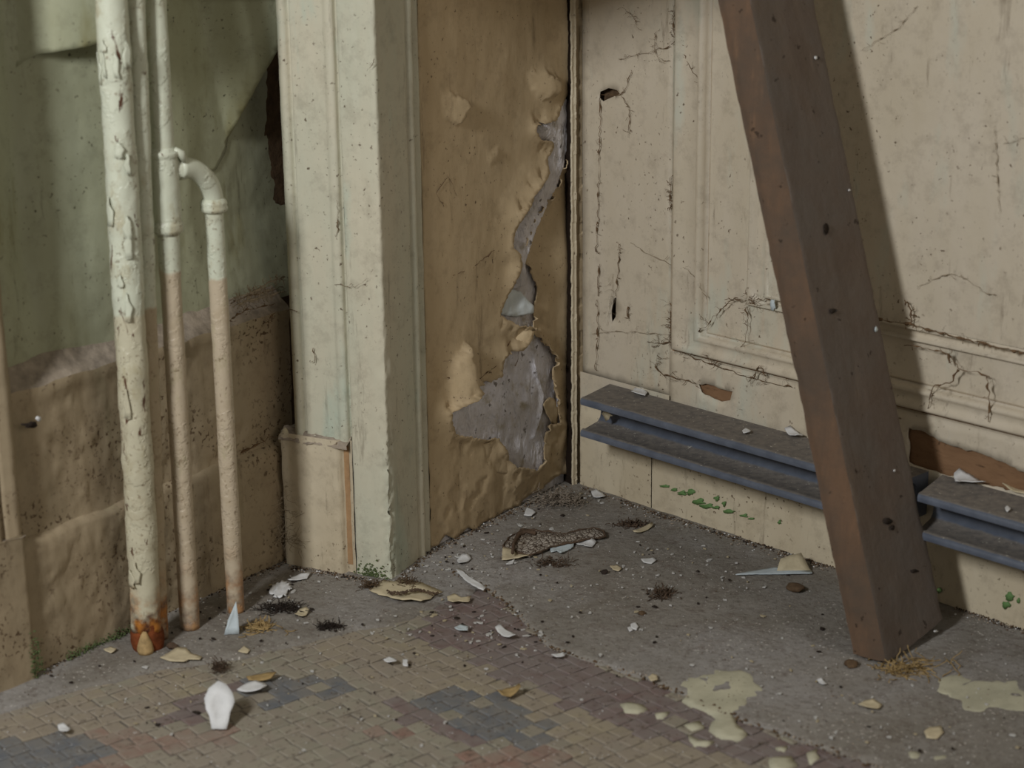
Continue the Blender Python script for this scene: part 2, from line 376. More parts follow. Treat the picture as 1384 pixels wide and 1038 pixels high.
def tile_geo(h, w, seed):
    r = random.Random(seed); b = .0012; P = []
    for sx, sy in ((-1, -1), (1, -1), (1, 1), (-1, 1)): P.append((sx * w / 2 + r.uniform(-.0011, .0011), sy * h / 2 + r.uniform(-.0011, .0011)))
    V = [(x, y, -.003) for x, y in P] + [(x, y, .0022) for x, y in P] + [(x * (1 - 2 * b / w), y * (1 - 2 * b / h), .003) for x, y in P]
    F = []
    for i in range(4): j = (i + 1) % 4; F += [(i, j, 4 + j, 4 + i), (4 + i, 4 + j, 8 + j, 8 + i)]
    F.append((8, 9, 10, 11)); return V, F
tmesh = {}; k_ts = .0190
for c, m in TC.items():
    for k in range(6):
        V, F = tile_geo(k_ts, k_ts, k); me = bpy.data.meshes.new('tile'); me.from_pydata(V, [], F); me.materials.append(m); tmesh[c, k] = me
scr_w = pp; cand = []; g = .0200; TR = .70; ca, sa = math.cos(TR), math.sin(TR)
for i in range(-90, 91):
    for j in range(-90, 91):
        a = i * g + .0035 * math.sin(j * 1.7); b = j * g
        X = a * ca - b * sa; Y = 1.7 + a * sa + b * ca
        rc = CM.T @ (np.array([X, Y, 0]) - CAMP); x = CX + FPX * rc[0] / rc[2]; y = CY + FPX * rc[1] / rc[2]
        if -60 < x < 1450 and 780 < y < 1085: cand.append((X, Y, x, y, rc[2]))
CP = np.array([c[:2] for c in cand]); keep = ~(inpoly(CP, scr_w) & (segdist(CP, scr_w) > .012))
cand = [c for c, k in zip(cand, keep) if k]; cand.sort(key=lambda c: (not (0 <= c[2] <= 1384 and c[3] <= 1045), c[4]))
rest = {}
for idx, (X, Y, x, y, dd) in enumerate(cand):
    c = classify(x + R.uniform(-5, 5), y + R.uniform(-3, 3))
    if R.random() < .05: c = 'grey'
    k = R.randrange(6); z = -.0055 + R.uniform(-.0006, .0006); rot = TR + R.uniform(-.09, .09)
    tx, ty = R.uniform(-.03, .03), R.uniform(-.03, .03)
    if idx < 300:
        o = bpy.data.objects.new('tile', tmesh[c, k]); COL.objects.link(o); o.parent = floor; o.location = Vector((X, Y, z)) - floor.location; o.rotation_euler = (tx, ty, rot)
    else: rest.setdefault(c, []).append((X, Y, z, rot, tx, ty, k))
allp = []; fm = []; order = list(TC)
for c, L in rest.items():
    for X, Y, z, rot, tx, ty, k in L:
        V, F = tile_geo(k_ts, k_ts, k); Mx = Matrix.Translation((X, Y, z)) @ Matrix.Rotation(rot, 4, 'Z') @ Matrix.Rotation(tx, 4, 'X') @ Matrix.Rotation(ty, 4, 'Y')
        allp.append(([Mx @ Vector(v) for v in V], F)); fm += [order.index(c)] * len(F)
if allp:
    V, F = join(allp); o = mesh('mosaic_remainder', V, F, [TC[c] for c in order], floor, False, fm); o['kind'] = 'stuff'

# ---- right wall: panelled boards, nested mouldings
wr = empty('wall_right', (K[0], K[1], 0)); tag(wr, 'cream painted panelled wall with nested mouldings, right of the corner', kind='structure')
W2 = 1.5
s0, z0 = PR.px(908, 462); s1, z1 = PR.px(948, 441); s2, z2 = PR.px(1008, 396); s3, z3 = PR.px(1040, 380)
z0 = .216; z1 = .243; z2 = .293; z3 = .312
loops = [(s0 - .003, z0 - .003, 0.0), (s0 - .0015, z0 - .0015, -.006), (s0 + .001, z0 + .001, -.006), (s0 + .003, z0 + .002, .005), (s0 + .008, z0 + .005, .008), (s0 + .013, z0 + .009, .004),
         (s1 - .012, z1 - .010, .001), (s1 - .009, z1 - .007, .004), (s1 - .003, z1 - .003, .0065), (s1, z1, -.001), (s1 + .002, z1 + .002, -.008), (s1 + .004, z1 + .003, -.006), (s1 + .006, z1 + .005, -.005)]
loops2 = [(s2, z2, -.005), (s2 + .002, z2 + .0015, .0005), (s2 + .006, z2 + .004, .004), (s2 + .010, z2 + .006, -.003), (s3 - .010, z3 - .006, -.004), (s3 - .004, z3 - .003, .005), (s3, z3, .0015)]
def frame(name, L, mat):
    V = []; F = []; n = 34
    path0 = [(t, None) for t in range(n + 1)]
    for (s, z, off) in L:
        r_, t_ = W2 - s * .2, TOP - z * .2
        side = [(s, t_ - (t_ - z) * (k / n) ** .7) for k in range(n + 1)] + [(s + (r_ - s) * k / n, z) for k in range(1, n + 1)]
        for a, b in side:
            V.append(PR.pt(a, b, off + .0005 * nz((a, b, off * 30), 30)))
    m = 2 * n + 1
    for j in range(len(L) - 1):
        for i in range(m - 1): F.append((j * m + i, j * m + i + 1, (j + 1) * m + i + 1, (j + 1) * m + i))
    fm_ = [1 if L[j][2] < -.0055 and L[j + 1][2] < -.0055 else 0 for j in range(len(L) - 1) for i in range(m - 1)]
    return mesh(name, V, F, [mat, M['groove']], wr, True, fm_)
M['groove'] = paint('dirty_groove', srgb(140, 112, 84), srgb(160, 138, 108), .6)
frame('outer_moulding', loops, M['cream']); frame('field', [loops[-1], loops2[0]], M['cream']); frame('inner_moulding', loops2, M['cream'])
sp, zp = loops2[-1][:2]
V, F = grid(lambda u, v: PR.pt(u, v, .0015 + .0012 * nz((u, v, 3), 7)), lin(sp, W2 - sp * .2, 40), lin(zp, TOP - zp * .2, 40)); mesh('centre_panel', V, F, M['cream'], wr)
flat = lambda RV, D: np.array([.0006 * nz((a[0], a[1], 1), 14) for a in RV])
e0 = .001
chips = [[(811, 124), (822, 119), (834, 122), (838, 127), (828, 131), (815, 137), (810, 132)], [(829, 404), (833, 402), (832, 428), (827, 436), (826, 420)]]
skin('stile', PR, [(0.004, .155), (s0 - .003, .155), (s0 - .003, TOP), (0.004, TOP)], [[PR.px(*q) for q in c] for c in chips], .011, flat, M['cream'], wr, .0015, .0006, px=False)
V, F = grid(lambda u, v: PR.pt(u, v, -.012), lin(-.01, W2, 30), lin(0, TOP, 20)); mesh('backing_board', V, F, M['grime'], wr)
# bottom rail with two patches of lost paint
bare1 = [(944, 519), (960, 520), (975, 526), (990, 529), (987, 541), (975, 543), (958, 535), (948, 530)]
bare2 = [(1228, 578), (1250, 584), (1275, 598), (1300, 606), (1340, 618), (1384, 638), (1470, 672), (1470, 700), (1384, 668), (1330, 655), (1270, 640), (1228, 625)]
skin('bottom_rail', PR, [(s0 - .003, .112), (W2, .112), (W2, z0 - .003), (s0 - .003, z0 - .003)], [[PR.px(*q) for q in c] for c in (bare1, bare2)], .009, flat, M['cream'], wr, .002, .0014, px=False)
V, F = grid(lambda u, v: PR.pt(u, v, -.0035 + .0008 * nz((u * .3, v, 3), 60)), lin(s0 - .01, W2, 60), lin(.11, z0 + .01, 8)); mesh('bare_wood', V, F, M['wood_raw'], wr)['label'] = 'bare orange-brown wood where the paint is lost'

# ---- baseboard on the right wall, green flecks on it
br = empty('baseboard_right', (K[0], K[1], 0)); tag(br, 'cream painted baseboard under the steel rails with green paint flecks', kind='structure')
bj = PR.px(884, 660)[0]
def bboard(name, a, b):
    prof = [(.0, -.012), (.0, .004), (.10, .004), (.112, .002), (.115, -.01)]
    V = []; F = []; us = lin(a, b, max(8, int((b - a) / .012)))
    zs = [(0.0, .0045), (.02, .004), (.045, .0042), (.07, .004), (.095, .004), (.111, .003), (.113, -.010)]
    for z, off in zs:
        for u in us: V.append(PR.pt(u, z + (.002 * nz((u, 0, 5), 25) if z == 0 else 0), off + .0012 * nz((u, z, 2), 18)))
    n = len(us); F = [(j * n + i, j * n + i + 1, (j + 1) * n + i + 1, (j + 1) * n + i) for j in range(len(zs) - 1) for i in range(n - 1)]
    return mesh(name, V, F, M['cream_base'], br)
bboard('board', .003, bj - .0007); bboard('board', bj + .0007, W2)
V, F = grid(lambda u, v: PR.pt(u, v, .0036), lin(.003, s0, 3), lin(.112, .157, 3)); mesh('upper_strip', V, F, M['cream'], br)
def blob_on(P, cx, cy, rx, ry, off, jag=.35, n=14, rnd=R):
    a0 = rnd.uniform(0, 6); pts = []
    for k in range(n):
        a = 2 * math.pi * k / n; rr = 1 + jag * (nz((math.cos(a) * 1.3 + a0, math.sin(a) * 1.3, a0), 1.3) * 2)
        pts.append(P.px(cx + rx * rr * math.cos(a), cy + ry * rr * math.sin(a), off))
    c = np.mean(pts, axis=0); V = [P.pt(p[0], p[1], off) for p in pts] + [P.pt(c[0], c[1], off + .0004)] + [P.pt(p[0], p[1], off - .0012) for p in pts]
    F = [(k, (k + 1) % n, n) for k in range(n)] + [(k, (k + 1) % n, n + 1 + (k + 1) % n, n + 1 + k) for k in range(n)]
    return V, F
for (x, y, rx, ry) in [(898, 657, 6, 1.5), (911, 662, 5, 1.8), (921, 667, 6, 2.6), (932, 666, 6, 3.4), (944, 678, 8, 4), (956, 684, 9, 3), (967, 686, 4, 1.5), (968, 674, 3, 3), (984, 691, 8, 2.2), (978, 681, 2, 3), (1005, 697, 6, 1.6), (1015, 701, 5, 1), (1053, 706, 2, 2.4),
                       (1269, 799, 3, 3), (1364, 806, 6, 5), (1360, 817, 6, 4), (1376, 812, 2, 3)]:
    V, F = blob_on(PR, x, y, rx, ry, .0062, .4); mesh('paint_fleck', V, F, M['greenfleck'], br)

# ---- narrow jamb strip in the corner
t3 = empty('trim_3', fl(775, 653)); tag(t3, 'narrow cream jamb strip with flaking edge in the corner', kind='structure')
PJ = Plane(fl(762, 658), fl(790, 652))
def ragl(z): return PJ.px(772.5, 300)[0] - .0010 + .0016 * nz((0, z, 4), 22, 5) + (.0012 * (nz((3, z, 1), 90, 3)))
zs = lin(0, .8, 330) + [1.0, 1.5]
ja, jb = PJ.px(779, 300)[0], PJ.px(789, 300)[0]
V = []; F = []
for z in zs:
    l = ragl(z)
    for u, off in ((l + .0005, -.02), (l, -.0005), (l + .0015, .0012), (l + .004, .0005), (ja - .003, .0005), (ja - .001, .0015), (ja, -.0005), (ja + .0008, -.003), (jb - .001, -.0035), (jb, -.0035), (jb + .0008, -.009)): V.append(PJ.pt(u, z, off + .0005 * nz((u, z, 1), 60) + (.0008 if nz((u, z, 7), 45) > .1 else 0)))
n = 11; F = [(j * n + i, j * n + i + 1, (j + 1) * n + i + 1, (j + 1) * n + i) for j in range(len(zs) - 1) for i in range(n - 1)]
mesh('strip', V, F, [M['cream_base'], M['recess'], M['dark']], t3, False, [1 if i >= 6 else 2 if i == 0 else 0 for j in range(len(zs) - 1) for i in range(n - 1)])  # return face coloured near-black, so the crack's shade is painted in
V, F = grid(lambda u, v: PJ.pt(u, v, -.0215), lin(-.05, jb, 3), lin(0, TOP, 3)); mesh('gap_shade_backing', V, F, M['dark'], t3)  # dark sheet added behind the crack as painted shade

# ---- recess wall: plaster with a torn, curling paint layer
wb = empty('wall_back', PB.pt(.15, 0)); tag(wb, 'short shaded wall in the corner with torn, curling tan paint', kind='structure')
def c4(p): return (370 + .3107 * p[0], .3107 * p[1])
def c5(p): return (370 + .3107 * p[0], 300 + .3107 * p[1])
def c6(p): return (370 + .3107 * p[0], 560 + .3107 * p[1])
hole = [c4(p) for p in [(1281, 372), (1279, 420), (1276, 500), (1275, 600), (1258, 690), (1225, 770), (1195, 850), (1145, 890), (1118, 945), (1105, 1000)]]
hole += [c5(p) for p in [(1085, 60), (1066, 148), (1106, 215), (1138, 290), (1120, 400), (1112, 480), (1150, 515), (1192, 562), (1210, 590), (1194, 645), (1200, 720), (1220, 800), (1228, 870), (1180, 880)]]
hole += [c6(p) for p in [(1168, 100), (1165, 190), (1135, 245), (1060, 225), (1030, 230), (1000, 190), (975, 130), (960, 100), (905, 108), (770, 85), (742, 20)]]
hole += [c5(p) for p in [(738, 824), (800, 765), (838, 730), (880, 705), (970, 668), (985, 590), (1000, 570), (1052, 552), (1092, 478), (1112, 455), (1085, 450), (1040, 450), (1010, 428), (972, 402), (1010, 300), (1022, 240), (1042, 182), (1046, 150), (1012, 110), (1015, 60), (1030, 0)]]
hole += [c4(p) for p in [(1040, 930), (1078, 890), (1085, 850), (1130, 790), (1166, 750), (1166, 690), (1198, 640), (1192, 618), (1140, 608), (1113, 570), (1118, 540), (1200, 520), (1222, 468), (1250, 415)]]
HS = np.array([PB.px(*q) for q in hole])
def bx(x, y): return np.array(PB.px(x, y))
BUMP = [((774, 40), (24, 75), .016), ((738, 118), (20, 26), .008), ((716, 250), (18, 30), .006), ((693, 290), (15, 24), .006), ((690, 372), (10, 30), .007), ((704, 460), (14, 18), .005),
        ((619, 515), (13, 34), .012), ((757, 580), (10, 30), .005), ((735, 480), (10, 20), .004), ((748, 520), (12, 30), .004), ((640, 380), (40, 60), .003), ((610, 300), (20, 60), .003), ((655, 640), (16, 22), .004), ((700, 650), (18, 12), .004), ((762, 420), (8, 70), .004), ((757, 330), (10, 60), .004)]
FLAPS = [([(597, 124), (606, 127), (624, 134), (628, 144), (622, 158), (617, 166), (600, 160), (595, 140)], (594, 145), .008),
         ([(608, 488), (625, 463), (627, 493), (632, 530), (612, 546), (603, 556), (604, 520)], (598, 520), .010),
         ([(712, 98), (725, 95), (737, 99), (745, 110), (745, 125), (728, 132), (716, 120)], (706, 118), .005),
         ([(655, 215), (668, 200), (672, 205), (664, 222)], (650, 214), .003)]
FL_ = [([PB.px(*q) for q in p], PB.px(*h)[0], a) for p, h, a in FLAPS]
def lift_back(RV, D):
    out = np.full(len(RV), .0022); mpx = .00115
    side = np.array([1.0] * len(RV))
    # left-hand edges of the tear curl outwards, right-hand ones stay low
    HI = HS; 
    dirx = np.zeros(len(RV))
    for i, p in enumerate(RV):
        if D[i] < .035:
            j = int(np.argmin(((HI - p) ** 2).sum(1))); 
            dirx[i] = 1.0 if inpoly([(p[0] + .012, p[1])], HI)[0] or HI[j][0] > p[0] + .001 else .25
    out += dirx * .0100 * np.exp(-D / .012) * np.array([.7 + .9 * nz((0, p[1], 8), 16) for p in RV])
    for (c, r, a) in BUMP:
        q = bx(*c); rs = np.array([r[0] * mpx * 1.2, r[1] * .00105])
        out += a * np.exp(-(((RV - q) / rs) ** 2).sum(1))
    for poly, hs, a in FL_:
        k = inpoly(RV, poly); w_ = np.clip((RV[:, 0] - hs) / .035, 0, 1.3); out[k] += a * w_[k]
    out += np.array([.0009 * nz((p[0], p[1] * .6, 2), 26) + .0012 * nz((p[0], p[1], 9), 8) for p in RV])
    low = np.clip((.17 - RV[:, 1]) / .12, 0, 1)
    out += low * np.array([.0022 * max(0, nz((p[0], p[1] * .7, 5), 38, 4)) + .0018 * (nz((p[0], p[1], 15), 16) > .02) for p in RV])
    return np.maximum(out, .0012)
ragR = [(PB.px(766 - 3 * math.exp(-((y - 150) / 60.) ** 2) - (1 if y > 380 else 0) + 1.6 * nz((0, y / 22., 3), 1, 4) + (2.5 if y < 115 else 0), y)) for y in range(640, 4, -7)]
bot = [PB.px(574, 744)] + [PB.px(x, y) for x, y in [(583, 738), (592, 735), (600, 722), (612, 728), (628, 712), (640, 716), (652, 705), (668, 700), (680, 690), (700, 682), (712, 668), (728, 662), (745, 648), (755, 640)]]
uL = PB.px(583, 500)[0] - .012
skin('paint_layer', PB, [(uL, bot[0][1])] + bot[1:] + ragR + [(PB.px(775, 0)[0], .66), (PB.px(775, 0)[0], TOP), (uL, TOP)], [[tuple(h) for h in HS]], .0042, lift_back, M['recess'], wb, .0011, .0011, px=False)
YS = [150, 180, 200, 230, 260, 300, 345]; ZS = [PB.px(730, y)[1] for y in YS][::-1]
UL = [PB.px(x, y)[0] for x, y in zip([738, 718, 732, 728, 712, 690, 684], YS)][::-1]; UR = [PB.px(x, y)[0] for x, y in zip([763, 764, 763, 757, 743, 722, 703], YS)][::-1]
def strip_lift(u, v):
    if v < ZS[0] - .03 or v > ZS[-1] + .01: return 0.0
    a, b = float(np.interp(v, ZS, UL)), float(np.interp(v, ZS, UR))
    if u < a or u > b + .001: return 0.0
    return min(.0085, .42 * (u - a)) + .0018 * nz((u, v, 4), 60)
def fine(u, v): return .0026 * (abs(nz((u, v * .5, 11), 46, 4)) - .2) * (1 if v < .3 else .4) + (.0045 * math.exp(-((u - .232 - .01 * math.sin(v * 60)) / .0035) ** 2) if .08 < v < .20 else 0)
V, F = grid(lambda u, v: PB.pt(u, v, -.0015 + strip_lift(u, v) + fine(u, v) + .0016 * nz((u, v, 3), 24, 5) + .0022 * max(0, nz((u, v * .5, 7), 30, 4)) * (v < .35)), lin(uL, PB.px(763, 300)[0] - .003, 170), lin(0, .75, 330) + [TOP])
mesh('plaster', V, F, M['plaster'], wb)['label'] = 'bare grey plaster behind the torn paint'
def sub(name, poly, off, amp, mat, dirx=0, lab=None):
    pl = [PB.px(*q) for q in poly]; cx_ = np.mean([p[0] for p in pl])
    o = skin(name, PB, pl, [], .003, lambda RV, D: np.array([off + amp * (.5 + nz((p[0], p[1], 3), 40)) + dirx * (p[0] - cx_) for p in RV]), mat, wb, .0008, px=False, jo=.0005)
    if lab: o['label'] = lab
    return o
sub('pale_underlayer', [c5(p) for p in [(1018, 292), (1060, 300), (1085, 330), (1110, 360), (1112, 392), (1050, 412), (1000, 405), (974, 395)]], .002, .003, M['pale_layer'], .1, 'pale blue-white underlayer')
sub('curled_flap', [c5(p) for p in [(985, 440), (1010, 432), (1060, 455), (1090, 470), (1085, 500), (1050, 552), (995, 572), (985, 560), (1005, 480)]], .004, .003, M['flap'], .35, 'cream curl of paint hanging in the tear')
sub('curled_flap', [c5(p) for p in [(1150, 790), (1180, 760), (1205, 765), (1228, 830), (1228, 885), (1195, 870), (1170, 830)]], .004, .003, M['recess'], -.1)
sub('curled_flap', [c5(p) for p in [(1005, 100), (1020, 105), (1048, 140), (1030, 150), (1005, 140)]], .006, .002, M['flap'], .2)
sub('lower_layer', [c6(p) for p in [(850, 145), (960, 105), (975, 130), (1000, 190), (1030, 240), (1000, 255), (900, 240), (855, 210)]], .0044, .002, M['recess'], .06)

# ---- middle casing (front and side), plinth block
t1 = empty('trim_1', fl(460, 775)); tag(t1, 'cream and pale green door casing standing out between the pipes and the corner', kind='structure')
q0 = fl(530, 784); 
def cp(u, off=0): return PC.pt(u, 0, off)[:2]
uE = .1395
def worn(i, p, z):
    e = .0005 * nz((p[0], p[1], z), 30) + .0004 * nz((p[0], p[1], z * .3), 110)
    c = np.array(cp(uE)); d = math.hypot(p[0] - c[0], p[1] - c[1])
    if d < .014:
        k = (1 - d / .014); a = .0016 + .004 * max(0, min(1, (.2 - z) / .08)) + .0015 * (z < .32)
        e -= k * a * abs(nz((p[0] * 2, p[1] * 2, z), 95, 5)) * (1.2 if z > .2 else 1.9)
        if .25 < z < .27: e -= k * .0018
    return e
up_prof = [cp(.012, -.03), cp(.0135, -.004), cp(.016, .001), cp(.021, .0035), cp(.026, .002), cp(.0285, -.003), cp(.0305, -.003), cp(.032, .0005), cp(.058, .001), cp(.076, .0012), cp(.078, .003), cp(.083, .0036), cp(.0875, .002), cp(.089, -.004), cp(.0915, -.004), cp(.0925, -.0005)]
zpl = PC.px(425, 588)[1]
o = sweep_plan('architrave', up_prof, zpl - .004, TOP, M['cream_green'], t1, disp=lambda i, p, z: .0004 * nz((p[0], p[1], z), 40), du=.002)
sd = fl(583, 742); e1 = fl(515 + .0167 * 0, 0); 
sdir = np.array(sd[:2]) - np.array(cp(uE)); sL = np.linalg.norm(sdir); sdir /= sL; snm = np.array([sdir[1], -sdir[0]])
if snm @ (CAMP[:2] - np.array(cp(uE))) < 0: snm = -snm
def sp_(u, off=0): q = np.array(cp(uE)) + sdir * u + snm * off; return (q[0], q[1])
core = [cp(.0905, -.004), cp(.0922, -.0008), cp(.094, 0.0), cp(.112, .0002), cp(.115, -.0006), cp(.1325, -.0002), cp(uE - .002, 0), sp_(.002, 0), sp_(.03, 0), sp_(.060, 0), sp_(.072, .0005), sp_(.0735, -.003), sp_(.0755, -.003), sp_(.077, .002), sp_(.081, .0042), sp_(.085, .003), sp_(.087, -.003), sp_(.090, -.006), sp_(.094, -.006), sp_(.097, -.002), sp_(.1, .001), sp_(.104, .001), sp_(.1055, -.004), sp_(.107, -.014), sp_(.107, -.03)]
sweep_plan('post', core, 0.0, TOP, M['post'] if 'post' in M else M['cream_green'], t1, .005, worn, du=.0028)
bp = [cp(-.003, -.03), cp(-.004, .002), cp(-.001, .007), cp(.004, .0085), cp(.012, .0075), cp(.04, .008), cp(.07, .0078), cp(.076, .007), cp(.0785, .003), cp(.080, -.002), cp(.086, -.002), cp(.0885, 0.0005), cp(.092, .0012)]
sweep_plan('plinth_block', bp, 0.0, zpl, M['cream_base'], t1, .006, lambda i, p, z: .001 * nz((p[0], p[1], z), 24) + .0005 * nz((p[0], p[1], z), 70), du=.003)
V, F = grid(lambda u, v: (*cp(u, .0095 * v - .006 + .003 * nz((u, v, 1), 60)), zpl + .003 - .0045 * v * v + .003 * nz((u, v, 0), 50)), lin(-.004, .09, 60), lin(-.6, 1.6, 14)); mesh('dusty_ledge', V, F, M['dust'], t1)
# ochre groove fill of the plinth
V, F = grid(lambda u, v: (*cp(u, -.0012), v), lin(.0795, .0868, 3), lin(.01, zpl - .008, 20)); mesh('groove', V, F, m_plain('ochre_groove', srgb(158, 126, 92), .8), t1)

# ---- left wall: board, ledge, distempered panel with hanging lining paper
wl = empty('wall_left', PL.pt(.15, 0)); tag(wl, 'green distempered wall with hanging torn lining paper behind the pipes', kind='structure')
LZ = .330
def upx(x): return PL.px(x, 300, -.03)[0]
KX = [(-260, .03), (0, .004), (44, -.022), (58, -.012), (80, -.004), (150, .018), (200, .006), (240, -.004), (262, -.004), (292, -.012), (318, -.014), (350, -.018), (400, -.024)]
KU = [(upx(x), o) for x, o in KX]
def prof(u): return float(np.interp(u, [k[0] for k in KU], [k[1] for k in KU]))
def sm(u): return (prof(u - .006) + prof(u) * 2 + prof(u + .006)) / 4
uA, uB = upx(-260), upx(412)
V, F = grid(lambda u, v: PL.pt(u, v, -.030 + sm(u) * min(1, .25 + max(0, v - .33) / .12) + .002 * nz((u, v * .4, 3), 12) + .0006 * nz((u, v, 3), 60)), lin(uA, uB, 190), lin(LZ - .02, .8, 90) + [1.1, TOP])
mesh('lining_paper', V, F, M['green'], wl)
V, F = grid(lambda u, v: PL.pt(u, v, -.052), lin(uA, upx(430), 4), lin(0, TOP, 4)); mesh('rear_plaster', V, F, M['grime'], wl)
def sheet(name, poly, offf, mat, lab, step=.006):
    o = skin(name, PL, [PL.px(*q, -.02) for q in poly], [], step, offf, mat, wl, .0012, px=False, jo=.0006); o['label'] = lab; return o
def lin_off(p): return -.030 + sm(p[0]) * min(1, .25 + max(0, p[1] - .33) / .12) + .002 * nz((p[0], p[1] * .4, 3), 12)
uh = PL.px(44, 40, -.02)[0]
sheet('hanging_sheet', [(26, -260), (38, 60), (41, 100), (50, 84), (60, 73), (76, 68), (96, 62), (112, 53), (122, 42), (128, 32), (150, 14), (160, -260)],
      lambda RV, D: np.array([(max(lin_off(p), lin_off((uh, p[1]))) + .0012 if p[0] > uh else lin_off(p) - .002) + .040 * (1 - math.exp(-max(0, p[0] - uh) / .045)) + .001 * nz((p[0], p[1], 0), 14) for p in RV]), M['green'], 'pale torn sheet curling off the wall at upper left')
ua_, za_ = PL.px(286, 0, -.02); ub_, zb2_ = PL.px(330, 190, -.02)
def ramp2(p):
    f = ua_ + (ub_ - ua_) * (p[1] - za_) / (zb2_ - za_); return lin_off(p) + .0016 + 1.0 * max(0, p[0] - f) + 3.2 * max(0, p[1] - .668) * min(1, max(0, p[0] - ua_ + .05) / .08)  # last term flares the unseen top outwards, shaped to shade the casing
sheet('hanging_sheet', [(212, -260), (212, 232), (296, 236), (312, 232), (327, 206), (333, 172), (340, 128), (344, 100), (350, 66), (351, 40), (358, 22), (366, 8), (366, -260)],
      lambda RV, D: np.array([ramp2(p) for p in RV]), M['green'], 'lining paper beside the casing, its torn edge standing off the wall', .005)
bl = empty('baseboard_left', PL.pt(.1, 0)); tag(bl, 'tall two-stepped tan baseboard behind the pipes with a dusty ledge', kind='structure')
zs2 = PL.px(165, 684)[1]
bprof = [(0, .0), (.06, .0008), (zs2 - .012, .0), (zs2 - .006, -.0015), (zs2 - .002, -.002), (zs2 + .002, -.009), (zs2 + .008, -.010), (.22, -.0095), (.285, -.010), (.298, -.007), (.304, -.008), (.309, -.013), (.316, -.022), (.326, -.030), (.332, -.045)]
def bl_strip(name, i0, i1, mat):
    us = lin(PL.px(-260, 900)[0], PL.px(412, 745)[0], 210); P = bprof[i0:i1]; Q = []
    for a, b in zip(P[:-1], P[1:]):
        k = max(1, int((b[0] - a[0]) / .005)); Q += [(a[0] + (b[0] - a[0]) * j / k, a[1] + (b[1] - a[1]) * j / k) for j in range(k)]
    Q.append(P[-1])
    V = [PL.pt(u, max(0, z + (.004 * nz((u, 0, 1), 16) if z > .1 else 0)), o_ + .0022 * nz((u, z, 2), 16, 4) + .0009 * nz((u * 1.5, z, 2), 55) + (.0012 if nz((u, z, 9), 14) > .12 else 0)) for z, o_ in Q for u in us]
    n = len(us); F = [(j * n + i, j * n + i + 1, (j + 1) * n + i + 1, (j + 1) * n + i) for j in range(len(Q) - 1) for i in range(n - 1)]
    return mesh(name, V, F, mat, bl)
bl_strip('lower_board', 0, 6, M['tan']); bl_strip('upper_board', 5, 11, M['tan']); bl_strip('ledge', 10, 15, M['dust'])
t2 = empty('trim_2', fl(30, 925)); tag(t2, 'narrow tan casing with a wide plinth block at the left edge', kind='structure')
PT = Plane(fl(0, 937), fl(53, 914)); ub = PT.px(52, 914)[0]; zb = PT.px(30, 722)[1]
sweep_plan('plinth_block', [PT.pt(-.35, 0)[:2], PT.pt(ub - .003, 0)[:2], PT.pt(ub, 0, -.004)[:2], PT.pt(ub + .001, 0, -.03)[:2]], 0, zb, M['tan'], t2, .006, lambda i, p, z: .0016 * nz((p[0], p[1], z), 20, 4))
uc = PT.px(37, 700)[0]
cpf = [PT.pt(-.35, 0, -.004)[:2], PT.pt(uc - .030, 0, -.004)[:2], PT.pt(uc - .027, 0, -.010)[:2], PT.pt(uc - .024, 0, -.004)[:2], PT.pt(uc - .012, 0, -.001)[:2], PT.pt(uc - .006, 0, -.003)[:2], PT.pt(uc - .003, 0, -.008)[:2], PT.pt(uc, 0, -.010)[:2], PT.pt(uc, 0, -.05)[:2]]
sweep_plan('casing', cpf, zb - .01, TOP, M['tan'], t2, .008, lambda i, p, z: .001 * nz((p[0], p[1], z), 30), du=.003)
V, F = grid(lambda u, v: PT.pt(u, zb - .002 + .003 * nz((u, v, 1), 60), -.02 + .021 * v), lin(-.3, ub, 50), lin(0, 1, 8)); mesh('dusty_ledge', V, F, M['dust'], t2)

# ------------------------------------------------------------------ steel rails
zt, zl, RO = .1515, .1075, .073
def rail(name, sa, sb, label, skew=.0):
    prof = [(.0, zt), (RO - .010, zt), (RO - .006, zt + .0008), (RO - .002, zt), (RO, zt - .0035), (RO - .001, zt - .008), (RO - .005, zt - .010), (RO - .012, zt - .0085), (.030, zt - .006), (.024, zt - .010), (.022, zt - .018),
            (.022, zl + .012), (.024, zl + .006), (.030, zl + .002), (RO - .012, zl + .001), (RO - .006, zl + .003), (RO - .002, zl + .0015), (RO, zl - .002), (RO - .001, zl - .006), (RO - .006, zl - .008), (.02, zl - .007), (.0, zl - .007)]
    root = empty(name, PR.pt((sa + sb) / 2, zl - .008, .03)); tag(root, label, 'rail', 'steel rails along the right wall')
    Nn = len(prof); V = []; F = []; k = max(6, int((sb - sa) / .03)); us = lin(0, 1, k)
    for t in us:
        for o_, z in prof:
            s_a = sa + .018 * (o_ / RO); V.append(PR.pt(s_a + (sb - s_a) * t, z + .0002 * nz((t, z, o_), 9), .0055 + o_))
    for j in range(k - 1):
        for i in range(Nn): F.append((j * Nn + i, j * Nn + (i + 1) % Nn, (j + 1) * Nn + (i + 1) % Nn, (j + 1) * Nn + i))
    F.append(tuple(range(Nn))); F.append(tuple((k - 1) * Nn + i for i in range(Nn)))
    o = mesh('channel', V, F, M['steel'], root, smooth=True)
    m = o.modifiers.new('e', 'EDGE_SPLIT'); m.split_angle = math.radians(50)
    return root
rail('steel_rail', .058, .548, 'dark grey steel channel rail from the corner to the leaning timber')
rail('steel_rail', .566, 1.35, 'dark grey steel channel rail running out of frame right of the timber')

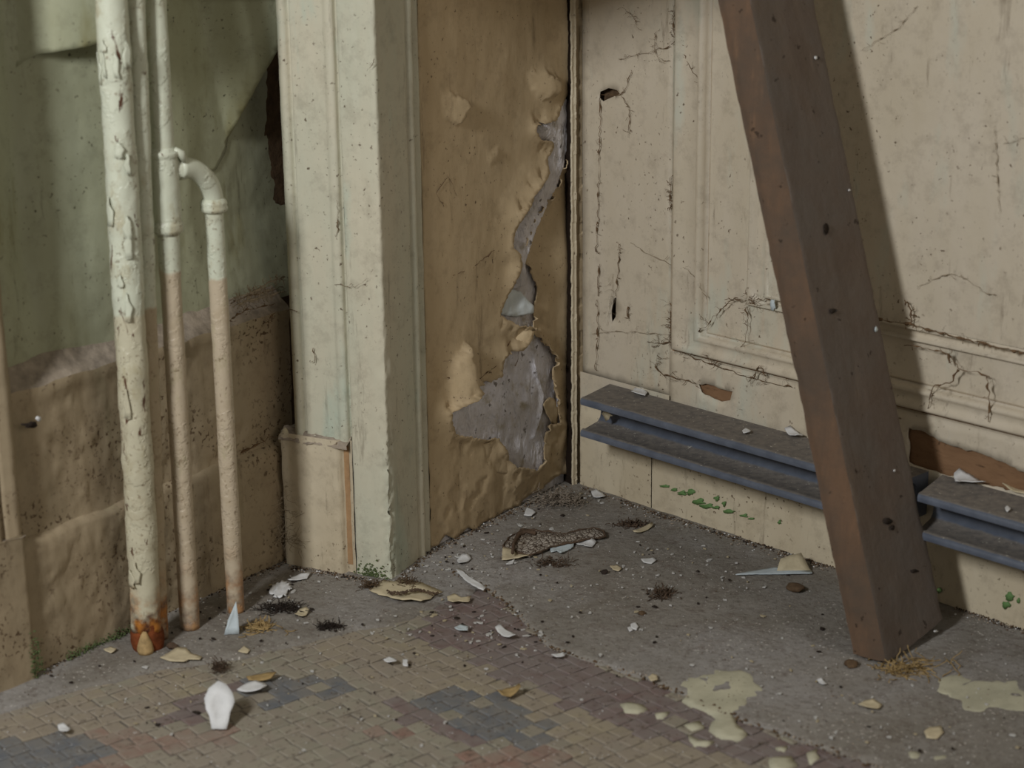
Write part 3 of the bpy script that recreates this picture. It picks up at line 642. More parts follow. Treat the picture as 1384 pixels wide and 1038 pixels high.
# ------------------------------------------------------------------ leaning timber
B = np.array([.387, 1.844, .004]); wd = np.array([math.cos(math.radians(47)), math.sin(math.radians(47)), 0]); vd = np.array([math.cos(math.radians(146)), math.sin(math.radians(146)), 0])
ex = np.array([-.21, .216, 1.0]); TH, TW = .038, .115
tb = empty('timber_plank', B + vd * TH / 2 + wd * TW / 2 - np.array([0, 0, .004]))
tag(tb, 'dusty brown timber plank leaning left against the panelled wall, in front of the steel rails', 'timber')
axis = Vector(ex).normalized(); rotm = axis.to_track_quat('Z', 'Y').to_matrix()
def tpt(a, b, h):
    base = B + vd * TH * a + wd * TW * b; z0_ = .013 * b * b
    p = base + ex * h; p = p + np.array([0, 0, z0_ * max(0, 1 - h * 4)]); return p
NA, NB, NH = 10, 26, 190
V = []; ring = []
for i in range(NA): ring.append((i / NA, 0, 0))
for i in range(NB): ring.append((1, i / NB, 1))
for i in range(NA): ring.append((1 - i / NA, 1, 2))
for i in range(NB): ring.append((0, 1 - i / NB, 3))
for j in range(NH):
    h = 1.28 * j / (NH - 1)
    for a, b, sd_ in ring:
        p = tpt(a, b, h); c = tpt(.5, .5, h); q = Vector(p); dv = (q - Vector(c)); 
        e = .0010 * nz(p, 25, 4) + .0005 * nz(p, 120, 2)
        corner = min(a, 1 - a) * TH + min(b, 1 - b) * TW
        if corner < .004: e -= .0016 + .0022 * abs(nz((a * 5, b * 5, h), 30, 4))
        V.append(q + dv.normalized() * e)
n = len(ring); F = [(j * n + i, j * n + (i + 1) % n, (j + 1) * n + (i + 1) % n, (j + 1) * n + i) for j in range(NH - 1) for i in range(n)]
fm = [0 if ring[i][2] in (0, 2) else 1 for j in range(NH - 1) for i in range(n)]
F += [tuple(range(n)), tuple((NH - 1) * n + i for i in range(n))]; fm += [0, 0]
mesh('board', V, F, [M['wood_red'], M['wood_dusty']], tb, True, fm).modifiers.new('e', 'EDGE_SPLIT').split_angle = math.radians(60)
def onface(x, y, off=.0):                        # a point on the wide face of the timber
    nrm = np.cross(ex, wd); nrm /= np.linalg.norm(nrm)
    if nrm @ (CAMP - B) < 0: nrm = -nrm
    r = ray(x, y); P0 = B + nrm * off; t = ((P0 - CAMP) @ nrm) / (r @ nrm); return CAMP + r * t
def spot(x, y, rx, ry, off=.0018):
    V = []; n = 10
    for k in range(n):
        a = 2 * math.pi * k / n; V.append(onface(x + rx * math.cos(a) * R.uniform(.7, 1.2), y + ry * math.sin(a) * R.uniform(.7, 1.2), off))
    V.append(onface(x, y, off + .0008)); V += [onface(x, y, -.002)] ; return V, [(k, (k + 1) % n, n) for k in range(n)] + [(k, (k + 1) % n, n + 1) for k in range(n)]
V, F = spot(1117, 310, 3.5, 8); mesh('nail_hole', V, F, M['dark'], tb)
for x, y, a, b in [(1200, 704, 6, 5), (1206, 713, 4, 4), (1126, 420, 5, 4), (1236, 772, 6, 2.5), (1106, 78, 2, 2)]:
    V, F = spot(x, y, a, b, .002); mesh('dirt_spot', V, F, M['black'], tb)
for x, y, a, b, m_ in [(1103, 78, 2.5, 3, 'white'), (1184, 445, 2.5, 4, 'bluewhite'), (1148, 257, 1.6, 1.6, 'white'), (1209, 636, 2, 2, 'white'), (1269, 797, 3, 3, 'greenfleck'), (1265, 853, 3, 2, 'white')]:
    V, F = spot(x, y, a, b, .0022); mesh('paint_speck', V, F, M[m_], tb)

# ------------------------------------------------------------------ pipes
def pline(x0, y0, x1, y1, xb, yb, front=0.0):
    """from the floor point under pixel (xb, yb) up a vertical-ish line that passes the image line"""
    p0 = fl(xb, yb); r = ray(x1, y1); t = (p0[1] + front) / r[1]; p1 = CAMP + r * t; return p0, p1
def pipe_disp(amp, sc, seed):
    def f(q):
        n_ = nz((q.x, q.y, q.z * .6 + seed), sc, 3); return amp * (1 if n_ > .05 else 0) + amp * .7 * nz((q.x, q.y, q.z + seed), sc * 2.5, 2)
    return f
def pipe(name, label, p0, p1, r, mat, amp, seed, top=1.25, z0=0.0, seg=36, flare=None):
    d = (p1 - p0) / (p1[2] - p0[2]); root = empty(name, p0); tag(root, label, 'pipe', 'painted heating pipes on the left wall')
    N = 260; zs = lin(z0, top, N); pts = [p0 + d * z for z in zs]; rad = [r * (flare(z) if flare else 1) for z in zs]
    V, F = tube_geo(pts, rad, seg, pipe_disp(amp, 22, seed)); mesh('tube', V, F, mat, root); return root, d
P1a, P1b = pline(0, 0, 151, 0, 200, 873)
r1, d1 = pipe('heating_pipe', 'thickest cream pipe with flaking paint and a rusted foot, leftmost', P1a, P1b, .0158, M['pipe_big'], .0009, 0, z0=.02)
V, F = tube_geo([P1a + d1 * z for z in lin(-.004, .040, 16)], [.0165 + .0022 * math.sin(k * .35) + .0012 * nz((k * .3, 1, 1), 1) for k in range(16)], 30, lambda q: .0016 * nz(q, 60)); mesh('rusted_collar', V, F, M['rust'], r1)['label'] = 'dark rusted collar'
cp_ = P1a + np.array([.001, -.0172, 0]); V, F = tube_geo([cp_ + np.array([0, 0, z]) + d1 * 0 for z in lin(.0, .024, 7)], [.0085, .009, .0082, .0074, .006, .0045, .002], 14, lambda q: .0012 * nz(q, 70)); mesh('rust_crust', V, F, M['rustpale'], r1)['label'] = 'yellowish crust over the rust'
# lifted paint scabs on the big pipe
for k in range(15):
    z = R.uniform(.05, .68); a = R.uniform(-2.6, -.5); c = P1a + d1 * z; rr = .0172
    w_, h_ = R.uniform(.12, .35), R.uniform(.006, .016); V = []; ns = 6
    for j in range(5):
        for i in range(ns):
            aa = a + w_ * (i / (ns - 1) - .5) * 2 * (1.0, .8, 1.1, .55, .12)[j] + .06 * math.sin(j * 2.1 + k); V.append(c + np.array([math.cos(aa), math.sin(aa), 0]) * (rr + .0014 * (i / ns) + .0006 * nz((i, j, k), .7)) + np.array([0, 0, (j / 4 - .5) * 2 * h_ + R.uniform(-.001, .001)]))
    F = [(j * ns + i, j * ns + i + 1, (j + 1) * ns + i + 1, (j + 1) * ns + i) for j in range(4) for i in range(ns - 1)]
    o = mesh('paint_scab', V, F, M['pipe_big'], r1); md = o.modifiers.new('t', 'SOLIDIFY'); md.thickness = .0009
P2a, P2b = pline(0, 0, 209, 0, 257, 848)
r2, d2 = pipe('heating_pipe', 'middle cream pipe with a tee fitting high on it', P2a, P2b, .0108, M['pipe_mid'], .0003, 3, flare=lambda z: 1.0 + .06 * (z > .4))
P3a, P3b = pline(0, 0, 289, 280, 319, 826); 
P3b = P3b
d3 = (P3b - P3a) / (P3b[2] - P3a[2])
def zof(P, d, y):                                  # height on a pipe that shows at image row y
    lo, hi = 0, 1.2
    for _ in range(40):
        m = (lo + hi) / 2; c = CM.T @ (P + d * m - CAMP); yy = CY + FPX * c[1] / c[2]
        if yy > y: lo = m
        else: hi = m
    return lo
za, zb_, zc = zof(P2a, d2, 312), zof(P2a, d2, 204), zof(P2a, d2, 300)
zz = lin(za - .004, zb_ + .004, 46)
def tee_r(z):
    t = (z - za) / (zb_ - za); r_ = .0150
    if t < .10: r_ = .0168
    elif t < .14: r_ = .0145
    elif t > .93: r_ = .0168
    elif t > .87: r_ = .0150
    return r_ if 0 <= t <= 1 else .0125
V1 = tube_geo([P2a + d2 * z for z in zz], [tee_r(z) for z in zz], 32, lambda q: .0005 * nz(q, 50))
ztop = zof(P3a, d3, 276); tp = P3a + d3 * ztop
za2 = zof(P2a, d2, 229); tq = P2a + d2 * za2
side = tp - tq; side[2] = 0; sl = np.linalg.norm(side); sdn = side / sl
br_ = [tq + sdn * t for t in (.006, .017, .0175, .024)]
V2 = tube_geo(br_, [.0125, .0125, .0138, .0138], 20)
mesh('tee_fitting', *join([V1, V2]), M['pipe_mid'], r2)
# sagging paint drips left of the tee
V, F = tube_geo([P2a + d2 * (zb_ + .002) + np.array([.012, -.004, 0]), P2a + d2 * (zb_ - .001) + np.array([.018, 0, -.002]), P2a + d2 * (zb_ - .006) + np.array([.021, .002, -.006])], [.003, .005, .002], 10); mesh('clip', V, F, M['pipe_mid'], r2)
r3 = empty('heating_pipe', P3a); tag(r3, 'thinnest cream pipe with an elbow at its top, joined to the middle pipe', 'pipe', 'painted heating pipes on the left wall')
V, F = tube_geo([P3a + d3 * z for z in lin(0, ztop, 150)], .0098, 30, pipe_disp(.0003, 22, 7)); mesh('tube', V, F, M['pipe_thin'], r3)
zarc = ztop + .004; rB = max(.02, sl - .022); ctr = P3a + d3 * zarc - sdn * (sl - .024)
hgt = (tq[2] - zarc); arc = []
for t in lin(0, 1, 18):
    a = math.pi / 2 * t; arc.append(P3a + d3 * zarc - sdn * (sl - .020) * (1 - math.cos(a)) + np.array([0, 0, hgt * math.sin(a)]) - np.array([0, .006 * math.sin(a), 0]))
V, F = tube_geo(arc, [.0108] * 18, 22, lambda q: .0004 * nz(q, 60)); mesh('elbow', V, F, M['pipe_thin'], r3)
V, F = tube_geo([P3a + d3 * z for z in lin(ztop - .009, ztop + .007, 9)], [.0108, .0138, .0146, .0146, .0138, .0146, .0142, .0128, .0105], 28); mesh('collar', V, F, M['pipe_thin'], r3)
# dim pipe behind the thick one
P4a = fl(216, 862); r = ray(183, 0); P4b = CAMP + r * (P4a[1] / r[1])
r4, d4 = pipe('heating_pipe', 'dim pipe half hidden close behind the thickest pipe', P4a, P4b, .0095, M['pipe_rear'], .0006, 11)

# ------------------------------------------------------------------ cobwebs, hairline cracks
def strand_geo(P, pl, off=.002, r=.00045, jit=1.6, step=4.5):
    pts = densify(pl, step, jit, closed=False); Q = []
    for x, y in pts:
        s, z = P.px(x, y, off); Q.append(P.pt(s, z, off + R.uniform(-.0006, .0010)))
    if len(Q) < 2: return [], []
    return tube_geo(Q, [r * (R.uniform(.3, .9) if R.random() < .8 else R.uniform(1.2, 2.4)) for _ in Q], 4)
def twigs(pl, n, L, bend=.6):
    out = []; pts = densify(pl, 4, 0, closed=False)
    for _ in range(n):
        x, y = R.choice(pts); a = R.uniform(0, 6.28); q = [(x, y)]
        for k in range(R.randint(2, 4)): a += R.uniform(-bend, bend); x += L / 3 * math.cos(a); y += L / 3 * math.sin(a); q.append((x, y))
        out.append(q)
    return out
def web(label, P, lines, off=.003, r=.0005, tw=6, L=14, mat='web', kind='cobweb', ln=None):
    g = []
    for l in lines:
        g.append(strand_geo(P, l, off, r))
        for q in twigs(l, int(tw * 1.6), L * .75, 1.0): g.append(strand_geo(P, q, off, r * .42, 1.0, 3))
    V, F = join([x for x in g if x[0]]); o = mesh(kind, V, F, M[mat]); return tag(o, label, 'cobweb', ln, 'stuff')
web('dirty cobweb spreading over the lower left corner of the outer moulding', PR, [[(907, 410), (908, 440), (904, 462), (895, 465), (875, 462)], [(904, 455), (912, 466), (925, 478), (950, 488), (985, 500), (1010, 510), (1040, 517), (1070, 523)], [(888, 480), (886, 496), (896, 507), (915, 512), (940, 518)], [(905, 462), (923, 467)]], tw=16, L=16)
web('cobweb strand with a dark knot on the second groove beside the timber', PR, [[(945, 448), (972, 422), (985, 408), (998, 402)], [(1008, 395), (1020, 412), (1045, 412)], [(1008, 410), (1010, 440), (1008, 462), (1000, 470)], [(980, 405), (1040, 405)]], tw=10, L=14)
web('cobweb looped between the moulding corner and the lower rail', PR, [[(1018, 512), (1027, 494), (1036, 508), (1024, 503), (1012, 516)], [(955, 480), (962, 492), (975, 497)]], tw=8, L=10, off=.008)
web('branching dark crack-like web on the moulding right of the timber', PR, [[(1222, 467), (1235, 467), (1262, 474), (1282, 478), (1290, 490), (1300, 500), (1322, 502), (1334, 508), (1337, 535), (1336, 570)], [(1296, 500), (1284, 518), (1264, 520), (1256, 540), (1254, 552)], [(1282, 478), (1283, 490)]], off=.007, r=.0008, tw=6, L=10)
web('cobweb strand sagging from the timber edge along the inner groove', PR, [[(1180, 428), (1200, 434), (1228, 437), (1290, 455), (1384, 477)], [(1226, 408), (1232, 420), (1231, 436), (1224, 438)]], off=.008, r=.0011, tw=10, L=9)
web('thin dusty cobweb lines hanging on the stile near the top left', PR, [[(885, 45), (886, 70), (892, 84), (905, 82)], [(836, 80), (860, 74), (885, 68), (905, 62)], [(840, 10), (852, 18), (860, 34)], [(917, 55), (930, 85), (943, 105), (950, 122)]], r=.0004, tw=9, L=10)
web('dark web hanging from the chipped spot on the stile', PR, [[(812, 128), (838, 128), (846, 118), (851, 102)], [(840, 130), (850, 145), (851, 165), (849, 178)], [(812, 130), (811, 150), (809, 240), (808, 300)]], r=.0006, tw=8, L=8)
web('broken dark vertical line of dirt running down the stile', PR, [[(808, 300), (806, 340)], [(809, 360), (808, 385), (808, 400)], [(806, 405), (809, 440), (806, 470), (805, 500)], [(837, 330), (835, 370), (832, 400)], [(849, 415), (849, 430)]], r=.0007, tw=5, L=6)
web('faint cobweb lines crossing the centre panel above the moulding', PR, [[(1240, 390), (1258, 378), (1286, 370), (1308, 378), (1330, 395), (1345, 398)], [(1165, 68), (1190, 52), (1215, 38), (1240, 8)], [(1345, 170), (1348, 240), (1352, 285)], [(1355, 195), (1384, 187)]], off=.004, r=.00035, tw=5, L=12, mat='web_pale')
web('fine pale cobweb across the stile at mid height', PR, [[(852, 328), (880, 345), (908, 358), (930, 365), (943, 380), (955, 405)], [(800, 452), (830, 448), (870, 450), (905, 452)], [(820, 440), (826, 400), (828, 370)]], r=.0004, tw=8, L=14, mat='web_pale')
web('dark cobweb tangle over the moulding groove at its top', PR, [[(911, 10), (910, 40), (914, 55), (908, 60)], [(906, 240), (905, 262), (907, 280)], [(912, 265), (922, 272)], [(906, 420), (908, 440)]], r=.0007, tw=14, L=8)
web('thin dirty web streaks on the front of the casing', PC, [[(452, 385), (480, 388), (494, 378)], [(392, 418), (402, 421)], [(404, 630), (408, 645), (404, 650)], [(423, 470), (425, 490)], [(506, 78), (500, 92)], [(455, 270), (457, 300), (454, 320)]], off=.0045, r=.0004, tw=3, L=7)
web('hairline cracks across the shaded tan paint of the recess', PB, [[(612, 372), (640, 360), (668, 338)], [(643, 374), (646, 390)], [(604, 236), (612, 250), (618, 265)], [(605, 240), (590, 262), (600, 280)], [(622, 480), (625, 490)], [(648, 512), (670, 495), (690, 460)], [(600, 488), (627, 488)], [(604, 510), (630, 522)], [(696, 495), (705, 470), (712, 450)]], off=.0045, r=.0004, tw=1, L=5)
web('short dark cobweb threads on the skirting between pipes and casing', PL, [[(325, 612), (345, 602), (368, 590)], [(312, 410), (330, 402), (355, 395), (383, 388)], [(362, 435), (368, 425)], [(300, 440), (330, 420), (372, 410)]], off=.004, r=.0007, tw=12, L=9)
web('grey cobweb fluff on the dusty ledge behind the casing', PL, [[(316, 402), (340, 396), (365, 380), (384, 374)], [(318, 412), (350, 402), (380, 395)], [(340, 398), (365, 392)]], off=.004, r=.0009, tw=45, L=13, mat='web_pale')
def fuzz(label, c, rad, n, mat, r=.0003, L=.018, flatz=.5, cat='cobweb', name='cobweb'):
    g = []
    for _ in range(n):
        p = np.array(c) + np.array([R.gauss(0, rad[0]), R.gauss(0, rad[1]), abs(R.gauss(0, rad[2]))]); d = np.array([R.gauss(0, 1), R.gauss(0, 1), R.gauss(0, flatz)]); d /= np.linalg.norm(d); q = [p]
        for k in range(4): d = d + np.array([R.gauss(0, .5), R.gauss(0, .5), R.gauss(0, .3)]); d /= np.linalg.norm(d); p = p + d * L / 4; p[2] = max(p[2], .0008); q.append(p)
        g.append(tube_geo(q, r, 3))
    V, F = join(g); return tag(mesh(name, V, F, M[mat]), label, cat)
fuzz('pale cobweb fluff at the left foot of the casing', PL.pt(PL.px(388, 730)[0] - .004, .03, .012), (.006, .006, .025), 160, 'web_pale', .00025, .03, 1)
fuzz('grey-brown dust bunny in the corner behind the leaf-like scrap', fl(757, 680), (.013, .008, .007), 420, 'dust', .00045, .012, name='dust_bunny', cat='dust')
fuzz('dark dust tuft at the right foot of the casing', fl(552, 792), (.006, .005, .004), 160, 'grime', .0004, .009, name='dust_bunny', cat='dust')
fuzz('dark dust tuft left of the large beige flake', fl(503, 794), (.005, .004, .003), 120, 'grime', .0004, .008, name='dust_bunny', cat='dust')
fuzz('dark hair-like dirt clump left of the casing foot', fl(380, 824), (.012, .006, .002), 200, 'black', .0004, .012, name='dust_bunny', cat='dust')
fuzz('black twig-like dirt clump on the floor in front of the casing', fl(446, 848), (.006, .004, .001), 110, 'black', .0005, .01, name='dirt_clump', cat='dirt')
fuzz('brown seed-like tuft behind the tall white shard', fl(296, 905), (.004, .004, .004), 120, 'brown', .0004, .008, name='dirt_clump', cat='dirt')
fuzz('dark brown crumbly clump in the middle of the screed, right of centre', fl(895, 804), (.008, .008, .002), 140, 'brown', .0006, .008, name='dirt_clump', cat='dirt')
fuzz('brown crumbly clump nearer the paneled wall, above the beige sliver', fl(853, 710), (.009, .005, .002), 130, 'brown', .0006, .008, name='dirt_clump', cat='dirt')
fuzz('straw-coloured shreds at the front foot of the timber', fl(1232, 905), (.018, .012, .002), 110, 'ochre', .0006, .02, .2, name='straw_shreds', cat='debris')
fuzz('straw-coloured shreds near the thinnest pipe', fl(352, 851), (.010, .008, .0015), 60, 'ochre', .0006, .016, .2, name='straw_shreds', cat='debris')
fuzz('dirt and hair tangle under the grey-white flake beside the leaf-like scrap', fl(748, 762), (.010, .006, .002), 120, 'brown', .0004, .01, name='dirt_clump', cat='dirt')
# moss at the foot of things (grown patches)
def crumbs(name, pts, mat, parent=None, label=None, lump=.0016, cat=None, kind=None):
    g = []
    for p in pts:
        s = lump * R.uniform(.4, 1.3); o6 = [(1, 0, 0), (-.9, .1, 0), (0, 1, .1), (.1, -1, 0), (0, 0, .8), (0, 0, -.6)]
        a = R.uniform(0, 6.28); ca_, sa_ = math.cos(a), math.sin(a)
        V = [(p[0] + s * (x * ca_ - y * sa_) * R.uniform(.6, 1.3), p[1] + s * (x * sa_ + y * ca_) * R.uniform(.6, 1.3), p[2] + s * z) for x, y, z in o6]
        g.append((V, [(0, 2, 4), (2, 1, 4), (1, 3, 4), (3, 0, 4), (2, 0, 5), (1, 2, 5), (3, 1, 5), (0, 3, 5)]))
    V, F = join(g); o = mesh(name, V, F, M[mat] if isinstance(mat, str) else mat, parent, False); return tag(o, label, cat, None, kind)
crumbs('moss', [(*cp(u_, .001), z_) for u_, z_ in [(R.gauss(.112, .012), abs(R.gauss(.001, .007))) for _ in range(150)] if .088 < u_ < .137], 'moss', None, 'green moss low on the right half of the casing', .0016, 'moss', 'stuff')
crumbs('moss', [PL.pt(R.uniform(.03, .15), abs(R.gauss(0, .004)), .001 + abs(R.gauss(0, .003))) for _ in range(380)], M['moss'], None, 'thin line of green moss along the foot of the left baseboard', .0014, 'moss', 'stuff')
crumbs('moss', [PT.pt(ub + R.gauss(-.002, .004), abs(R.gauss(.02, .014)), .001 + R.uniform(0, .002)) for _ in range(150)], M['moss'], None, 'green moss at the foot of the left-edge plinth block', .0014, 'moss', 'stuff')

# ------------------------------------------------------------------ paint flakes and debris on the floor
def flake_geo(poly, z0, h, th=.0008, jit=.0006, warp=None, seed=0):
    out = densify(poly, .004, jit); c = np.mean(out, axis=0); rr = max(math.hypot(p[0] - c[0], p[1] - c[1]) for p in out) + 1e-6
    a = random.Random(seed).uniform(0, 6.28) if warp is None else warp; dr = np.array([math.cos(a), math.sin(a)]); V = []; n = len(out); rings = (1.0, .66, .33)
    for s in rings:
        for p in out:
            q = c + (np.array(p) - c) * s; t = ((q - c) @ dr) / rr
            V.append((q[0], q[1], z0 + .0005 + h * t * t + .12 * h * (nz((q[0], q[1], seed), 90) + .5)))
    V.append((c[0], c[1], z0 + .0005 + .06 * h)); m = 3 * n + 1; F = []
    for r_ in range(2):
        for i in range(n): j = (i + 1) % n; F.append((r_ * n + i, r_ * n + j, (r_ + 1) * n + j, (r_ + 1) * n + i))
    F += [(2 * n + i, 2 * n + (i + 1) % n, 3 * n) for i in range(n)]
    V2 = [(v[0], v[1], v[2] + th) for v in V]; F2 = [tuple(i + m for i in f) for f in F]; F1 = [tuple(reversed(f)) for f in F]
    side_ = [(i, (i + 1) % n, m + (i + 1) % n, m + i) for i in range(n)]
    return V + V2, F1 + F2 + side_
def flake(label, px, mat, h=.002, z=0.001, warp=None, name='paint_flake', cat='paint flake', group=None, th=.0008):
    poly = [tuple(fl(x, y, z)[:2]) for x, y in px]; V, F = flake_geo(poly, z, h, th, .0006, warp, R.randint(0, 999)); return tag(mesh(name, V, F, M[mat]), label, cat, group)
def upflake(label, px, mat, base, tilt=20, bend=.004, name='paint_flake', th=.0009):
    b = fl(*base); t = math.radians(tilt); nrm = np.array([0, -math.cos(t), math.sin(t)]); V = []
    P = densify(px, 6, .5)
    for x, y in P:
        r = ray(x, y); k = ((b - CAMP) @ nrm) / (r @ nrm); V.append(CAMP + r * k)
    c = np.mean(V, axis=0); n = len(V)
    R2 = [c + (v - c) * .5 - nrm * bend * .3 for v in V]; allv = V + R2 + [c - nrm * bend * .6]; m = len(allv)
    F = [(i, (i + 1) % n, n + (i + 1) % n, n + i) for i in range(n)] + [(n + i, n + (i + 1) % n, 2 * n) for i in range(n)]
    bk = [v - nrm * th for v in allv]; F += [tuple(j + m for j in reversed(f)) for f in F[:]] + [(i, (i + 1) % n, m + (i + 1) % n, m + i) for i in range(n)]
    return tag(mesh(name, allv + bk, F, M[mat]), label, 'paint flake')
upflake('white pointed shard of paint standing against the thinnest pipe', [(303, 858), (308, 838), (319, 813), (322, 835), (323, 857)], 'bluewhite', (312, 858), 12)
upflake('largest white flake, long and upturned, in the left foreground', [(286, 985), (283, 968), (278, 958), (276, 944), (282, 930), (295, 920), (306, 925), (314, 936), (317, 948), (311, 962), (309, 974), (306, 985)], 'white', (296, 986), 48, .01)
FLK = [('white elongated flake right of the largest white flake', [(320, 935), (330, 929), (346, 923), (358, 925), (361, 930), (352, 937), (332, 937)], 'white', .006),
 ('beige flake in front of the rusted pipe foot', [(216, 890), (228, 884), (240, 878), (252, 879), (258, 884), (273, 889), (270, 893), (255, 893), (248, 897), (230, 896)], 'beige', .003),
 ('largest beige leaf-shaped flake in front of the casing foot', [(499, 799), (508, 793), (519, 788), (532, 790), (544, 788), (556, 791), (569, 791), (584, 796), (598, 801), (588, 805), (582, 811), (569, 817), (556, 815), (544, 816), (532, 813), (524, 809), (512, 806)], 'beige', .007),
 ('slender pale strip lying diagonally right of the casing', [(616, 770), (622, 770), (632, 779), (646, 787), (657, 795), (653, 799), (640, 793), (628, 785)], 'white', .002),
 ('off-white flake below the slender strip', [(604, 808), (614, 805), (624, 809), (637, 808), (633, 815), (620, 814), (612, 817), (605, 813)], 'beige', .003),
 ('beige triangular flake at the left end of the leaf-like scrap', [(680, 745), (690, 744), (702, 747), (718, 754), (700, 757), (678, 758)], 'beige', .005),
 ('grey-white angular flake against the leaf-like scrap', [(743, 740), (752, 737), (763, 736), (777, 733), (775, 740), (766, 746), (758, 752), (753, 746), (745, 749)], 'bluewhite', .005),
 ('thin white sliver at the right end of the leaf-like scrap', [(779, 737), (790, 733), (799, 732), (806, 735), (800, 741), (792, 742), (788, 738), (781, 740)], 'white', .004),
 ('rounded white flake in the middle of the screed', [(866, 758), (872, 756), (884, 755), (887, 759), (880, 763), (870, 762)], 'white', .002),
 ('beige sliver left of the brown clump', [(855, 720), (862, 717), (870, 713), (881, 709), (883, 712), (876, 717), (866, 721), (857, 722)], 'beige', .003),
 ('small beige flake below the white sliver', [(824, 766), (834, 765), (840, 770), (836, 773), (828, 771)], 'beige', .002),
 ('white pointed flake beside the crumpled one, left of the casing', [(389, 787), (396, 781), (408, 777), (419, 777), (415, 783), (402, 786), (392, 788)], 'white', .003),
 ('pale flake below the dark dirt clump left of the casing', [(398, 832), (405, 826), (414, 825), (418, 828), (412, 834), (407, 836)], 'beige', .004),
 ('ochre flake among straw near the thinnest pipe', [(337, 849), (345, 843), (355, 842), (366, 846), (362, 853), (350, 854)], 'ochre', .003),
 ('flat beige crumb flake under the straw', [(322, 882), (330, 874), (338, 880), (334, 884)], 'beige', .001),
 ('long brown-orange splinter above the white elongated flake', [(333, 919), (345, 914), (362, 911), (374, 913), (366, 919), (348, 922), (336, 923)], 'ochre', .003),
 ('white chip above the left half of the mosaic', [(518, 893), (526, 890), (535, 892), (536, 896), (524, 897)], 'white', .002),
 ('tiny upright white chip beside another on the ochre tiles', [(544, 893), (551, 892), (551, 902), (545, 901)], 'white', .002),
 ('white flake with brown stain where casing meets floor', [(618, 758), (624, 753), (632, 752), (637, 756), (630, 762), (620, 765)], 'white', .004),
 ('white crumbled flake cluster on the maroon border', [(669, 852), (676, 848), (684, 853), (692, 856), (697, 863), (688, 865), (678, 860)], 'white', .004),
 ('white bar-shaped chip on the maroon border', [(745, 888), (752, 885), (762, 884), (763, 888), (752, 890)], 'white', .002),
 ('beige chip in front of the timber', [(1160, 954), (1168, 949), (1180, 948), (1192, 954), (1186, 960), (1170, 959)], 'beige', .003),
 ('pale flake near the right front edge', [(1249, 990), (1256, 984), (1272, 983), (1275, 992), (1266, 1000), (1252, 999)], 'beige', .002),
 ('cream round chip on the crack line', [(876, 917), (882, 913), (889, 915), (889, 921), (880, 923)], 'beige', .002),
 ('white chip left of the slender strip foot', [(652, 747), (658, 742)][:0] + [(614, 878 - 110), (617, 764), (621, 768)][:0] + [(708, 697), (712, 687), (720, 689), (724, 694), (718, 699)], 'white', .003),
 ('white chip just in the corner beside the dust bunny', [(799, 668), (806, 665), (815, 668), (819, 673), (812, 676), (802, 673)], 'white', .004),
 ('narrow white chip in front of the timber, left', [(1104, 921), (1110, 919), (1118, 926), (1112, 928)], 'white', .002),
 ('pair-like white chip by the crack', [(688, 760), (696, 758), (693, 763), (684, 765)], 'white', .002),
 ('small white chip in the far left foreground', [(78, 983), (86, 981), (96, 986), (92, 992), (82, 990)], 'white', .003),
 ('pale beige chip on the left ochre tiles', [(140, 880), (150, 875), (158, 879), (150, 884)], 'beige', .002),
 ('curled beige flake on the ochre border, right of centre', [(672, 940), (684, 932), (702, 933), (704, 937), (690, 943), (678, 944)], 'ochre', .007),
 ('greenish-white splinter on the dust right of the casing', [(614, 850), (622, 846), (633, 849), (632, 853), (620, 854)], 'bluewhite', .002),
 ('white oval chip on the right half of the screed', [(852, 845), (858, 842), (863, 848), (860, 853), (853, 850)], 'white', .001),
 ('small oval white chip left of the oval one', [(848, 850), (852, 848), (856, 853), (851, 855)], 'white', .001)]
for lab, px, m_, h in FLK: flake(lab, px, m_, h)
# crumpled white piece left of the casing
V = []; c = fl(379, 800); ng = 14
g = grid(lambda u, v: (c[0] + u * .013 + .002 * nz((u, v, 0), 3), c[1] + v * .028 + .002 * nz((u, v, 5), 3), .003 + .004 * abs(nz((u, v, 9), 2.2))), lin(-1, 1, ng), lin(-1, 1, ng))
keepf = [f for f in g[1] if (lambda m: (m[0] / .013) ** 2 + (m[1] / .028) ** 2 < .8 + .5 * nz((m[0], m[1], 4), 80))(np.mean([np.array(g[0][i][:2]) for i in f], axis=0) - c[:2])]
o = mesh('paint_flake', g[0], keepf, M['white']); o.modifiers.new('t', 'SOLIDIFY').thickness = .0009; tag(o, 'crumpled white flake left of the casing foot', 'paint flake')
# brown debris ridge lying on the large beige flake
crumbs('debris_ridge', [tuple(fl(x, 801 + 2.5 * math.sin(x * .12) + R.uniform(-1.5, 1.5), .006) + np.array([0, 0, R.uniform(0, .002)])) for x in [R.uniform(523, 592) for _ in range(170)]], 'brown', None, 'ridge of brown crumbs along the largest beige flake', .0017, 'debris', 'stuff')
